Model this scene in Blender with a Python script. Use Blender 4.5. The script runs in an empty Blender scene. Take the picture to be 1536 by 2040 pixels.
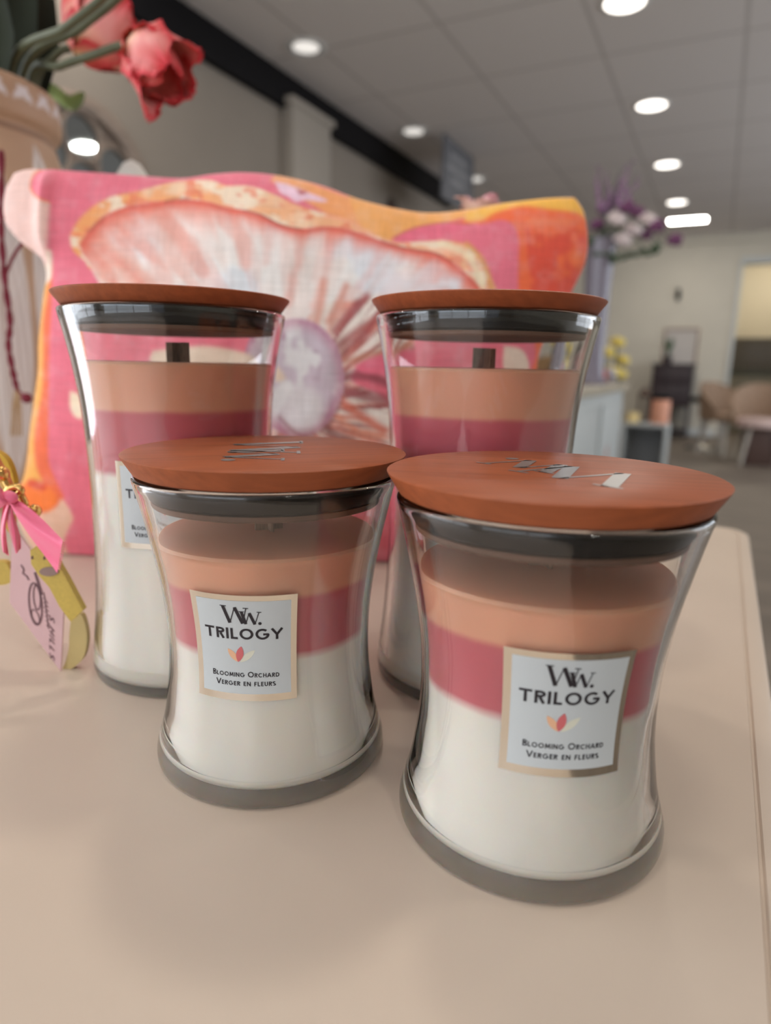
import bpy, bmesh, math, random
import numpy as np
from mathutils import Vector, Matrix
random.seed(4); rng = np.random.default_rng(4)
S = bpy.context.scene
COL = S.collection
PI = math.pi
TZ = 0.76                       # height of the table top above the floor
YAW = math.radians(26.3)        # the room is turned against the camera
CAM_H, PITCH, ROLL, FPX = 0.14422, 0.21911, 0.02015, 1309.8

# ------------------------------------------------------------------ camera
cam = bpy.data.cameras.new('camera'); cam_o = bpy.data.objects.new('camera', cam); COL.objects.link(cam_o)
cam.sensor_fit = 'HORIZONTAL'; cam.sensor_width = 36.0; cam.lens = FPX / 1536 * 36.0
cam.clip_start = 0.01; cam.clip_end = 60
_f = Vector((0, math.cos(PITCH), -math.sin(PITCH))); _r = Vector((1, 0, 0)); _u = Vector((0, math.sin(PITCH), math.cos(PITCH)))
_rr = math.cos(ROLL) * _r + math.sin(ROLL) * _u; _uu = -math.sin(ROLL) * _r + math.cos(ROLL) * _u
cam_o.matrix_world = Matrix(((_rr.x, _uu.x, -_f.x, 0), (_rr.y, _uu.y, -_f.y, 0), (_rr.z, _uu.z, -_f.z, CAM_H + TZ), (0, 0, 0, 1)))
cam.dof.use_dof = True; cam.dof.focus_distance = 0.222; cam.dof.aperture_fstop = 9.0
S.camera = cam_o

# ------------------------------------------------------------------ world, exposure, lights
S.view_settings.view_transform = 'Standard'; S.view_settings.look = 'None'
S.view_settings.exposure = 0.42; S.view_settings.gamma = 1.0; S.view_settings.use_curve_mapping = False
S.cycles.use_denoising = True
S.cycles.use_adaptive_sampling = True; S.cycles.adaptive_threshold = 0.06; S.cycles.adaptive_min_samples = 20
S.cycles.max_bounces = 13; S.cycles.transmission_bounces = 12; S.cycles.diffuse_bounces = 3; S.cycles.glossy_bounces = 4
S.cycles.sample_clamp_indirect = 40.0
W = bpy.data.worlds.new('world'); S.world = W; W.use_nodes = True
W.node_tree.nodes['Background'].inputs[0].default_value = (0.80, 0.88, 1.0, 1)
W.node_tree.nodes['Background'].inputs[1].default_value = 0.6
LAMP = 52.0          # radiance of the bright ceiling lamps
LAMP_DIM = 0.55      # the dimmer row by the left wall
WINDOW_W = 60.0     # daylight through the shop window behind the camera
LEFT_W = 60.0        # daylight through the window of the left wall beside the table
SIDE_FILL_W = 85.0        # added fill for the ceiling, through unseen windows in the right wall
CY, SY = math.cos(YAW), math.sin(YAW)
def RSP(R, s, z=0.0):            # room axes: R to the right, s along the room, z above the table top
    return Vector((CY * R + SY * s, -SY * R + CY * s, z + TZ))
def sun_area(name, R, s, z, sx, sy, power, col):
    l = bpy.data.lights.new(name, 'AREA'); l.shape = 'RECTANGLE'; l.size = sx; l.size_y = sy; l.energy = power; l.color = col
    o = bpy.data.objects.new(name, l); COL.objects.link(o); o.location = RSP(R, s, z)
    o.rotation_euler = (PI / 2, 0, PI - YAW + PI); return o
sun_area('window_daylight', -0.9, -3.62, 0.65, 4.2, 1.9, WINDOW_W, (0.80, 0.89, 1.0))
l_ = sun_area('side_fill_light', 3.72, 5.5, 0.7, 6.0, 1.7, SIDE_FILL_W, (0.86, 0.92, 1.0)); l_.rotation_euler = (PI / 2, 0, PI / 2 - YAW)  # added area lamp that evens out the light on the ceiling
l_ = sun_area('window_daylight_left', -2.92, -1.3, 0.65, 3.0, 1.9, LEFT_W, (0.86, 0.92, 1.0)); l_.rotation_euler = (PI / 2, 0, -PI / 2 - YAW)

# ------------------------------------------------------------------ helpers
def lin(c):
    c = np.asarray(c, float) / 255.0
    return np.where(c <= 0.04045, c / 12.92, ((c + 0.055) / 1.055) ** 2.4)
def L3(r, g, b): return tuple(float(x) for x in lin((r, g, b))) + (1.0,)
def mat(name, col, rough=0.5, metal=0.0, noise=None, spec=None, emit=None, trans=0.0, ior=1.45, coat=0.0, sss=0.0, bump=None, stretch=(1, 1, 1), attr=None, amount=0.25):
    m = bpy.data.materials.new(name); m.use_nodes = True; nt = m.node_tree; b = nt.nodes['Principled BSDF']
    b.inputs['Base Color'].default_value = col; b.inputs['Roughness'].default_value = rough; b.inputs['Metallic'].default_value = metal
    b.inputs['IOR'].default_value = ior; b.inputs['Transmission Weight'].default_value = trans; b.inputs['Coat Weight'].default_value = coat
    if spec is not None: b.inputs['Specular IOR Level'].default_value = spec
    if sss: 
        b.inputs['Subsurface Weight'].default_value = sss; b.inputs['Subsurface Radius'].default_value = (1, .6, .4); b.inputs['Subsurface Scale'].default_value = 0.006
    if emit: b.inputs['Emission Color'].default_value = emit[0]; b.inputs['Emission Strength'].default_value = emit[1]
    src = None
    if attr:
        a = nt.nodes.new('ShaderNodeAttribute'); a.attribute_name = attr; src = a.outputs['Color']; nt.links.new(src, b.inputs['Base Color'])
    if noise or bump:
        tc = nt.nodes.new('ShaderNodeTexCoord'); mp = nt.nodes.new('ShaderNodeMapping'); mp.inputs['Scale'].default_value = stretch
        nt.links.new(tc.outputs['Object'], mp.inputs['Vector'])
        nz = nt.nodes.new('ShaderNodeTexNoise'); nz.inputs['Scale'].default_value = noise or bump[0]; nz.inputs['Detail'].default_value = 6
        nt.links.new(mp.outputs[0], nz.inputs['Vector'])
        if noise:
            mx = nt.nodes.new('ShaderNodeMix'); mx.data_type = 'RGBA'; mx.blend_type = 'MULTIPLY'
            rp = nt.nodes.new('ShaderNodeMapRange'); rp.inputs[1].default_value = 0.3; rp.inputs[2].default_value = 0.7; rp.inputs[3].default_value = 1 - amount; rp.inputs[4].default_value = 1.0 + amount * .3
            nt.links.new(nz.outputs[0], rp.inputs[0]); mx.inputs[0].default_value = 1.0
            if src: nt.links.new(src, mx.inputs[6])
            else: mx.inputs[6].default_value = col
            nt.links.new(rp.outputs[0], mx.inputs[7]); nt.links.new(mx.outputs[2], b.inputs['Base Color'])
        if bump:
            bp = nt.nodes.new('ShaderNodeBump'); bp.inputs['Strength'].default_value = bump[1]; bp.inputs['Distance'].default_value = bump[2]
            nt.links.new(nz.outputs[0], bp.inputs['Height']); nt.links.new(bp.outputs[0], b.inputs['Normal'])
    return m
def obj(name, me, m=None, parent=None, loc=None, rot=None):
    o = bpy.data.objects.new(name, me); COL.objects.link(o)
    if m is not None:
        for mm in (m if isinstance(m, (list, tuple)) else [m]): me.materials.append(mm)
    if parent is not None: o.parent = parent
    if loc is not None: o.location = loc
    if rot is not None: o.rotation_euler = rot
    return o
def mesh(name, V, F, smooth=None, col=None):
    me = bpy.data.meshes.new(name); me.from_pydata([tuple(map(float, v)) for v in V], [], F); me.update()
    if smooth is not None:
        me.polygons.foreach_set('use_smooth', [True] * len(me.polygons))
        if smooth < 179: me.set_sharp_from_angle(angle=math.radians(smooth))
    if col is not None:
        a = me.color_attributes.new('Col', 'FLOAT_COLOR', 'POINT')
        c = np.ones((len(V), 4)); c[:, :3] = col; a.data.foreach_set('color', c.ravel())
    return me
class MB:
    def __init__(s): s.V = []; s.F = []
    def add(s, V, F):
        n = len(s.V); s.V += [tuple(v) for v in V]; s.F += [tuple(i + n for i in f) for f in F]; return s
    def box(s, x0, x1, y0, y1, z0, z1):
        V = [(x, y, z) for z in (z0, z1) for y in (y0, y1) for x in (x0, x1)]
        return s.add(V, [(0, 2, 3, 1), (4, 5, 7, 6), (0, 1, 5, 4), (2, 6, 7, 3), (0, 4, 6, 2), (1, 3, 7, 5)])
    def rbox(s, x0, x1, y0, y1, z0, z1, b=0.004):     # box with bevelled edges
        bm = bmesh.new(); bmesh.ops.create_cube(bm, size=1.0)
        for v in bm.verts: v.co = Vector(((x0 + x1) / 2 + v.co.x * (x1 - x0), (y0 + y1) / 2 + v.co.y * (y1 - y0), (z0 + z1) / 2 + v.co.z * (z1 - z0)))
        bmesh.ops.bevel(bm, geom=list(bm.edges), offset=b, segments=2, affect='EDGES', profile=0.5)
        bm.verts.index_update(); V = [v.co[:] for v in bm.verts]; F = [tuple(v.index for v in f.verts) for f in bm.faces]; bm.free()
        return s.add(V, F)
    def tube(s, pts, rad, n=10, cap=True):
        P = [Vector(p) for p in pts]; k = len(P); rads = rad if hasattr(rad, '__len__') else [rad] * k
        V = []; F = []; up = None
        for i, p in enumerate(P):
            t = (P[min(i + 1, k - 1)] - P[max(i - 1, 0)]).normalized()
            if up is None: up = Vector((0, 0, 1)) if abs(t.z) < 0.9 else Vector((1, 0, 0))
            a = t.cross(up).normalized(); b = a.cross(t).normalized(); up = b
            for j in range(n):
                an = 2 * PI * j / n; V.append(p + (a * math.cos(an) + b * math.sin(an)) * rads[i])
        for i in range(k - 1):
            for j in range(n): F.append((i * n + j, i * n + (j + 1) % n, (i + 1) * n + (j + 1) % n, (i + 1) * n + j))
        if cap: F.append(tuple(range(n - 1, -1, -1))); F.append(tuple((k - 1) * n + j for j in range(n)))
        return s.add(V, F)
    def ball(s, c, r, nu=14, nv=9, sc=(1, 1, 1)):
        V = [(c[0], c[1], c[2] - r * sc[2])]; F = []
        for i in range(1, nv):
            th = -PI / 2 + PI * i / nv
            for j in range(nu):
                a = 2 * PI * j / nu; V.append((c[0] + r * sc[0] * math.cos(th) * math.cos(a), c[1] + r * sc[1] * math.cos(th) * math.sin(a), c[2] + r * sc[2] * math.sin(th)))
        V.append((c[0], c[1], c[2] + r * sc[2])); T = len(V) - 1
        for j in range(nu): F.append((0, 1 + (j + 1) % nu, 1 + j)); F.append((T, T - nu + j, T - nu + (j + 1) % nu))
        for i in range(nv - 2):
            for j in range(nu): F.append((1 + i * nu + j, 1 + i * nu + (j + 1) % nu, 1 + (i + 1) * nu + (j + 1) % nu, 1 + (i + 1) * nu + j))
        return s.add(V, F)
    def lathe(s, prof, n=96, c=(0, 0)):
        idx = []; V = []; F = []
        for (r, z) in prof:
            if r < 1e-7: idx.append([len(V)] * n); V.append((c[0], c[1], z))
            else:
                st = len(V); idx.append([st + j for j in range(n)])
                V += [(c[0] + r * math.cos(2 * PI * j / n), c[1] + r * math.sin(2 * PI * j / n), z) for j in range(n)]
        for a, b in zip(idx[:-1], idx[1:]):
            for j in range(n):
                k = (j + 1) % n; q = []
                for v in (a[j], a[k], b[k], b[j]):
                    if v not in q: q.append(v)
                if len(q) > 2: F.append(tuple(q))
        return s.add(V, F)
    def me(s, name, smooth=35): return mesh(name, s.V, s.F, smooth)
def smoothcurve(pts, n):         # Catmull-Rom through points of any dimension
    P = np.array(pts, float); m = len(P); out = []
    for i in range(m - 1):
        p0, p1, p2, p3 = P[max(i - 1, 0)], P[i], P[i + 1], P[min(i + 2, m - 1)]
        for t in np.linspace(0, 1, n, endpoint=False):
            out.append(0.5 * ((2 * p1) + (-p0 + p2) * t + (2 * p0 - 5 * p1 + 4 * p2 - p3) * t * t + (-p0 + 3 * p1 - 3 * p2 + p3) * t ** 3))
    out.append(P[-1]); return np.array(out)
def thing(name, label, cat, loc, rz=0.0, group=None):
    o = bpy.data.objects.new(name, None); COL.objects.link(o); o.empty_display_size = 0.02
    o.location = loc; o.rotation_euler = (0, 0, rz); o['label'] = label; o['category'] = cat
    if group: o['group'] = group
    return o
def tag(o, label, cat, group=None):
    o['label'] = label; o['category'] = cat
    if group: o['group'] = group
    return o
def struct(name, me, m, loc=(0, 0, 0), rot=(0, 0, 0)):
    o = obj(name, me, m, loc=loc, rot=rot); o['kind'] = 'structure'; return o
def ray(px, py):
    X, Y = px - 768, py - 1020; c, s = math.cos(ROLL), math.sin(ROLL); X, Y = c * X + s * Y, -s * X + c * Y
    return np.array([X / FPX, math.cos(PITCH) - Y / FPX * math.sin(PITCH), -math.sin(PITCH) - Y / FPX * math.cos(PITCH)])
def aty(px, py, y):              # a point of the photo at the distance y in front of the camera (z above the table)
    d = ray(px, py); t = y / d[1]; return np.array([t * d[0], y, CAM_H + t * d[2]])
def proj(P):
    P = np.asarray(P, float); x, y, z = P[..., 0], P[..., 1], P[..., 2] - CAM_H
    d = y * math.cos(PITCH) - z * math.sin(PITCH); u = y * math.sin(PITCH) + z * math.cos(PITCH)
    X = FPX * x / d; Y = -FPX * u / d; c, s = math.cos(ROLL), math.sin(ROLL)
    return np.stack([768 + c * X - s * Y, 1020 + s * X + c * Y], -1)
def vnoise(x, y, seed=0):
    def hsh(i, j):
        n = (i * 374761393 + j * 668265263 + seed * 362437) & 0x7fffffff
        n = ((n ^ (n >> 13)) * 1274126177) & 0x7fffffff
        return ((n ^ (n >> 16)) & 0xffff) / 65535.0
    xi = np.floor(x).astype(np.int64); yi = np.floor(y).astype(np.int64); fx = x - xi; fy = y - yi
    fx = fx * fx * (3 - 2 * fx); fy = fy * fy * (3 - 2 * fy)
    return (hsh(xi, yi) * (1 - fx) + hsh(xi + 1, yi) * fx) * (1 - fy) + (hsh(xi, yi + 1) * (1 - fx) + hsh(xi + 1, yi + 1) * fx) * fy
def fbm(x, y, seed=0): return 0.55 * vnoise(x, y, seed) + 0.3 * vnoise(2.1 * x, 2.1 * y, seed + 7) + 0.15 * vnoise(4.3 * x, 4.3 * y, seed + 13)
def segdist(Q, pts, closed):
    P = np.array(pts, float); m = len(P); d = np.full(len(Q), 1e9)
    for i in range(m if closed else m - 1):
        a, b = P[i], P[(i + 1) % m]; ab = b - a; t = np.clip(((Q - a) @ ab) / (ab @ ab + 1e-12), 0, 1)
        d = np.minimum(d, np.hypot(*(Q - a - t[:, None] * ab).T))
    return d
def sdf(Q, pts):                 # >0 inside
    P = np.array(pts, float); ins = np.zeros(len(Q), bool); m = len(P)
    for i in range(m):
        a, b = P[i], P[(i + 1) % m]
        with np.errstate(divide='ignore', invalid='ignore'):
            xx = (b[0] - a[0]) * (Q[:, 1] - a[1]) / (b[1] - a[1] + 1e-12) + a[0]
        ins ^= ((a[1] > Q[:, 1]) != (b[1] > Q[:, 1])) & (Q[:, 0] < xx)
    d = segdist(Q, pts, True); return np.where(ins, d, -d)
def sst(a, b, x): t = np.clip((x - a) / (b - a), 0, 1); return t * t * (3 - 2 * t)
class Paint:
    def __init__(s, Q, base): s.Q = Q; s.C = np.tile(lin(base), (len(Q), 1))
    def mix(s, a, c): 
        c = lin(c) if not (isinstance(c, np.ndarray) and c.ndim == 2) else c
        s.C = s.C * (1 - a[:, None]) + c * a[:, None]
    def poly(s, pts, c, soft=4, a=1.0, curve=True, grow=0):
        if curve: pts = smoothcurve(list(pts) + [pts[0]], 4)[:-1]
        al = sst(-soft, soft, sdf(s.Q, pts) + grow) * a; s.mix(al, c); return al
    def line(s, pts, w, c, soft=3, a=1.0):
        s.mix((1 - sst(w - soft, w + soft, segdist(s.Q, smoothcurve(pts, 4), False))) * a, c)

# ------------------------------------------------------------------ materials
M = {}
M['wall'] = mat('wall_paint', L3(220, 212, 195), 0.85, noise=3, amount=0.04)
M['wall_dark'] = mat('greige_wall_paint', L3(146, 136, 125), 0.85, noise=3, amount=0.04)
M['floor'] = mat('floor_vinyl', L3(120, 108, 96), 0.55, noise=2.5, amount=0.3, stretch=(1, 5, 1))
M['black'] = mat('black_paint', L3(20, 18, 20), 0.75, spec=0.2)
M['white_paint'] = mat('white_paint', L3(214, 216, 212), 0.5)
M['shaded_white_paint'] = mat('shaded_white_paint', L3(184, 188, 186), 0.5)  # white paint darkened in colour for the weaker light on counter and cube
M['counter_top'] = mat('counter_laminate', L3(176, 166, 146), 0.45, noise=12, amount=0.12)
M['table'] = mat('cream_lacquer', L3(204, 186, 168), 0.42, noise=9, amount=0.05, bump=(900, 0.04, 0.0004))
M['wood_lid'] = mat('stained_wood', L3(158, 83, 48), 0.46, noise=34, amount=0.22, stretch=(1.0, 10, 10), bump=(160, 0.12, 0.0006), spec=0.35)
M['plug'] = mat('plywood', L3(128, 92, 72), 0.7, noise=40, amount=0.3)
M['gasket'] = mat('black_silicone', L3(18, 17, 17), 0.45, spec=0.25)
M['silver'] = mat('silver_foil', L3(176, 174, 172), 0.42, 1.0, bump=(700, 0.25, 0.0004))
M['foil'] = mat('mirror_foil', L3(236, 230, 218), 0.10, 1.0)
M['label'] = mat('label_paper', L3(193, 196, 195), 0.45)
M['ink'] = mat('black_ink', L3(38, 32, 36), 0.5)
M['peach'] = mat('peach_ink', L3(228, 176, 138), 0.5); M['rose'] = mat('rose_ink', L3(205, 104, 104), 0.5); M['cream'] = mat('cream_ink', L3(214, 210, 190), 0.5)
M['wick'] = mat('wick_wood', L3(156, 124, 100), 0.8, noise=200, amount=0.4, stretch=(6, 6, 1))
gl = bpy.data.materials.new('clear_glass'); gl.use_nodes = True
b = gl.node_tree.nodes['Principled BSDF']; b.inputs['Base Color'].default_value = (0.985, 0.985, 0.978, 1); b.inputs['Roughness'].default_value = 0.0
b.inputs['Transmission Weight'].default_value = 1.0; b.inputs['IOR'].default_value = 1.5
M['glass'] = gl
def wax_mat(name, zs, soft):
    m = bpy.data.materials.new(name); m.use_nodes = True; nt = m.node_tree; b = nt.nodes['Principled BSDF']
    b.inputs['Roughness'].default_value = 0.5; b.inputs['Subsurface Weight'].default_value = 0.6; b.inputs['Subsurface Scale'].default_value = 0.006; b.inputs['Subsurface Radius'].default_value = (1, .7, .5)
    tc = nt.nodes.new('ShaderNodeTexCoord'); sp = nt.nodes.new('ShaderNodeSeparateXYZ'); nt.links.new(tc.outputs['Object'], sp.inputs[0])
    nz = nt.nodes.new('ShaderNodeTexNoise'); nz.inputs['Scale'].default_value = 45; nt.links.new(tc.outputs['Object'], nz.inputs['Vector'])
    ma = nt.nodes.new('ShaderNodeMath'); ma.operation = 'MULTIPLY_ADD'; ma.inputs[1].default_value = 0.0022; nt.links.new(nz.outputs[0], ma.inputs[0]); nt.links.new(sp.outputs['Z'], ma.inputs[2])
    cr = nt.nodes.new('ShaderNodeValToRGB'); mr = nt.nodes.new('ShaderNodeMapRange'); mr.inputs[1].default_value = 0; mr.inputs[2].default_value = 0.2
    nt.links.new(ma.outputs[0], mr.inputs[0]); nt.links.new(mr.outputs[0], cr.inputs[0]); nt.links.new(cr.outputs[0], b.inputs['Base Color'])
    wh, pk, og = L3(250, 239, 225), L3(212, 100, 110), L3(238, 172, 138)
    e = cr.color_ramp.elements; a, c = zs
    e[0].position = (a - soft) / .2; e[0].color = wh; e[1].position = (a + soft) / .2; e[1].color = pk
    for p, cc in (((c - soft * .7) / .2, pk), ((c + soft * .7) / .2, og)):
        n = e.new(p); n.color = cc
    return m
M['wax_medium'] = wax_mat('layered_wax_medium', (0.0515, 0.0729), 0.0016)
M['wax_large'] = wax_mat('layered_wax_large', (0.0980, 0.1250), 0.0014)

# ceiling tiles with faint seams
def ceil_mat():
    m = bpy.data.materials.new('ceiling_tiles'); m.use_nodes = True; nt = m.node_tree; b = nt.nodes['Principled BSDF']; b.inputs['Roughness'].default_value = 0.9
    tc = nt.nodes.new('ShaderNodeTexCoord'); br = nt.nodes.new('ShaderNodeTexBrick'); br.offset = 0; br.inputs['Scale'].default_value = 1.0
    mp = nt.nodes.new('ShaderNodeMapping'); mp.inputs['Location'].default_value = (0.09, 0.0, 0); nt.links.new(tc.outputs['Object'], mp.inputs[0]); nt.links.new(mp.outputs[0], br.inputs['Vector'])
    br.inputs['Brick Width'].default_value = 0.76; br.inputs['Row Height'].default_value = 0.76; br.inputs['Mortar Size'].default_value = 0.012; br.inputs['Mortar Smooth'].default_value = 0.1
    br.inputs['Color1'].default_value = L3(224, 217, 212); br.inputs['Color2'].default_value = L3(221, 214, 209); br.inputs['Mortar'].default_value = L3(196, 189, 183)
    nt.links.new(br.outputs['Color'], b.inputs['Base Color']); return m
M['ceiling'] = ceil_mat()

# ------------------------------------------------------------------ room shell (local x = R, local y = along the room)
ZF, ZC = -TZ, 1.99
ROT = (0, 0, -YAW); ORG = (0, 0, TZ)
R0, R1, S0, S1 = -2.80, 3.6, -3.5, 10.6
struct('floor', MB().box(R0 - .1, R1 + .1, S0 - .1, S1 + 2.6, ZF - .1, ZF).me('floor', None), M['floor'], ORG, ROT)
struct('ceiling', MB().box(R0 - .1, R1 + .1, S0 - .1, S1 + 2.6, ZC, ZC + .1).me('ceiling', None), M['ceiling'], ORG, ROT)
struct('wall_left', MB().box(R0 - .1, R0, S0, -2.9, ZF, ZC).box(R0 - .1, R0, .3, S1, ZF, ZC).box(R0 - .1, R0, -2.9, .3, ZF, -.35).box(R0 - .1, R0, -2.9, .3, 1.65, ZC).me('wall_left', None), M['wall_dark'], ORG, ROT)
w3 = MB()
for y_ in (-2.9, -1.84, -.78, .24): w3.rbox(R0 - .08, R0 - .02, y_, y_ + .06, -.35, 1.65)
struct('window_3', w3.rbox(R0 - .08, R0 - .02, -2.9, .3, -.35, -.29).rbox(R0 - .08, R0 - .02, -2.9, .3, 1.59, 1.65).me('window_3', 30), M['white_paint'], ORG, ROT)
struct('wall_right', MB().box(R1, R1 + .1, S0, 2.4, ZF, ZC).box(R1, R1 + .1, 8.6, S1, ZF, ZC).box(R1, R1 + .1, 2.4, 8.6, ZF, -.2).box(R1, R1 + .1, 2.4, 8.6, 1.6, ZC).me('wall_right', None), M['wall'], ORG, ROT)
w2 = MB()
for y_ in (2.4, 3.93, 5.47, 7.0, 8.54): w2.rbox(R1 + .02, R1 + .08, y_, y_ + .06, -.2, 1.6)
struct('fill_window', w2.rbox(R1 + .02, R1 + .08, 2.4, 8.6, -.2, -.14).rbox(R1 + .02, R1 + .08, 2.4, 8.6, 1.54, 1.6).me('fill_window', 30), M['white_paint'], ORG, ROT)  # unseen window frames, added with the ceiling fill light
D0, D1, DT = 0.10, 1.15, 1.58                                                  # the opening in the far wall
fw = MB().box(R0, D0, S1, S1 + .12, ZF, ZC).box(D1, R1, S1, S1 + .12, ZF, ZC).box(D0, D1, S1, S1 + .12, DT, ZC)
struct('wall_far', fw.me('wall_far', None), M['wall'], ORG, ROT)
tr = MB().rbox(D0 - .04, D0 + .01, S1 - .03, S1 + .13, ZF, DT + .09).rbox(D1 - .01, D1 + .09, S1 - .03, S1 + .13, ZF, DT + .09).rbox(D0 + .01, D1 - .01, S1 - .03, S1 + .13, DT, DT + .09)
struct('trim_1', tr.me('trim_1', 30), M['white_paint'], ORG, ROT)
M['back_room'] = mat('warm_wall_paint', L3(228, 221, 204), 0.85)
br_ = MB().box(-1.2, 2.4, S1 + 2.4, S1 + 2.5, ZF, ZC).box(-1.3, -1.2, S1 + .12, S1 + 2.5, ZF, ZC).box(2.4, 2.5, S1 + .12, S1 + 2.5, ZF, ZC)
struct('wall_back_room', br_.me('wall_back_room', None), M['back_room'], ORG, ROT)
# shop window wall behind the camera
wb = MB().box(R0, R1, S0 - .12, S0, ZF, -.25).box(R0, R1, S0 - .12, S0, 1.6, ZC).box(R0, -2.4, S0 - .12, S0, -.25, 1.6).box(2.2, R1, S0 - .12, S0, -.25, 1.6)
struct('wall_near', wb.me('wall_near', None), M['wall'], ORG, ROT)
wf = MB()
for x in (-2.4, -1.25, -.1, 1.05, 2.16): wf.rbox(x, x + .06, S0 - .09, S0 - .02, -.25, 1.6)
wf.rbox(-2.4, 2.22, S0 - .09, S0 - .02, -.25, -.19).rbox(-2.4, 2.22, S0 - .09, S0 - .02, 1.54, 1.6).rbox(-2.4, 2.22, S0 - .085, S0 - .025, .95, 1.0)
struct('window_1', wf.me('window_1', 30), M['white_paint'], ORG, ROT)
struct('baseboard_far', MB().rbox(R0, D0 - .09, S1 - .02, S1, ZF, ZF + .1).me('baseboard_far', 30), M['white_paint'], ORG, ROT)
struct('baseboard_left', MB().rbox(R0, R0 + .02, S0, S1, ZF, ZF + .1).me('baseboard_left', 30), M['white_paint'], ORG, ROT)
# black band under the ceiling along the left wall, and the pilaster it passes behind
struct('trim_2', MB().rbox(R0, -2.745, S0, 6.98, 1.785, ZC, .006).me('trim_2', 30), M['black'], ORG, ROT)
struct('trim_3', MB().rbox(R0, -2.70, 3.98, 4.46, ZF, 1.84, .012).rbox(R0, -2.68, 3.95, 4.49, 1.80, 1.845, .008).me('trim_3', 30), mat('pilaster_paint', L3(166, 157, 146), .8), ORG, ROT)
struct('trim_4', MB().rbox(R0, R1, S1 - .05, S1, ZC - .12, ZC, .01).me('trim_4', 30), M['wall'], ORG, ROT)

# ------------------------------------------------------------------ ceiling lamps
M['lamp_trim'] = mat('lamp_trim_white', L3(225, 225, 222), 0.4)
M['glow'] = mat('lamp_glow', (1, 1, 1, 1), 0.5, emit=((1.0, 0.93, 0.84, 1), 3.0))
M['panel_glow'] = mat('panel_glow', (1, 1, 1, 1), 0.5, emit=((1.0, 0.95, 0.88, 1), 20.0))
M['glow_dim'] = mat('lamp_glow_dim', (1, 1, 1, 1), 0.5, emit=((1.0, 0.95, 0.88, 1), LAMP_DIM))
ring_me = MB().lathe([(0.098, 0.0), (0.100, -0.006), (0.118, -0.007), (0.124, -0.003), (0.124, 0.0)], 40).me('lamp_ring', 40); ring_me.materials.append(M['lamp_trim'])
disc = lambda m, r, z, nm: (lambda me: (me.materials.append(m), me)[1])(MB().lathe([(0, z), (r * .6, z - .002), (r, z)][::-1], 40).me(nm, 60))
disc_b = disc(M['glow'], 0.099, -0.002, 'lamp_disc'); disc_d = disc(M['glow_dim'], 0.080, -0.002, 'lamp_disc_dim')
ref_me = MB().lathe([(0.099, -0.002), (0.081, -0.001)], 40).me('lamp_reflector', None); ref_me.materials.append(mat('lamp_reflector', L3(150, 150, 150), .4, .6))
def lamp(R, s, dim, label):
    t = thing('ceiling_downlight', label, 'ceiling light', RSP(R, s, ZC), 0, 'round ceiling downlights')
    obj('trim_ring', ring_me, None, t); obj('diffuser', disc_d if dim else disc_b, None, t)
    if not dim:
        l = bpy.data.lights.new('downlight', 'AREA'); l.shape = 'DISK'; l.size = .19; l.energy = LAMP * PI * PI * .095 ** 2; l.color = (1.0, .93, .84); l.cycles.is_caustics_light = True
        lo = bpy.data.objects.new('downlight', l); COL.objects.link(lo); lo.parent = t; lo.location = (0, 0, -.008)
    if dim: obj('reflector', ref_me, None, t)
right_names = ['bright round downlight cut by the top of the photo, nearest of the right row', 'bright round downlight, second from the top in the right row', 'bright round downlight, third down the right row', 'bright round downlight just above the rectangular ceiling panel']
left_names = ['dim round downlight above the dark band, nearest of the left row', 'dim round downlight beside the hanging grey sign', 'small dim round downlight low behind the hanging grey sign']
for i, s in enumerate((3.99, 5.48, 7.0, 8.53)): lamp(-0.66, s, False, right_names[i])
for i, s in enumerate((3.74, 5.31, 6.81)): lamp(-2.44, s, True, left_names[i])
over = ['ceiling downlight high above the candle table, ', 'ceiling downlight just behind the camera, ', 'ceiling downlight at the shop window end, ']
for R, nm in ((-0.66, 'middle row'), (1.12, 'right-hand row')):
    for i, s in enumerate((2.46, 0.93, -0.6)): lamp(R, s, False, over[i] + nm)
for i, s in enumerate((2.2, 0.6)): lamp(-2.44, s, False, ['round downlight in the ceiling by the round mirror', 'round downlight in the ceiling left of the table'][i])
t = thing('ceiling_panel_light', 'rectangular white ceiling panel light at the far end of the right row', 'ceiling light', RSP(-.59, 9.5, ZC), -YAW)
obj('panel_frame', MB().rbox(-.24, .24, -.13, .13, -.012, 0).me('panel_frame', 30), M['lamp_trim'], t)
obj('diffuser', MB().rbox(-.215, .215, -.105, .105, -.016, -.0125, .001).me('panel_diffuser', 30), M['panel_glow'], t)
# warm lamp in the room beyond the opening
t = thing('pendant_lamp', 'warm round lamp on the ceiling of the room beyond the opening', 'ceiling light', RSP(.6, S1 + 1.3, ZC), 0)
obj('diffuser', MB().lathe([(0, -.12), (.1, -.10), (.16, -.04), (.165, 0)], 32).me('dome', 60), mat('warm_glow', (1, 1, 1, 1), .5, emit=((1, .89, .68, 1), 40)), t)

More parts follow.
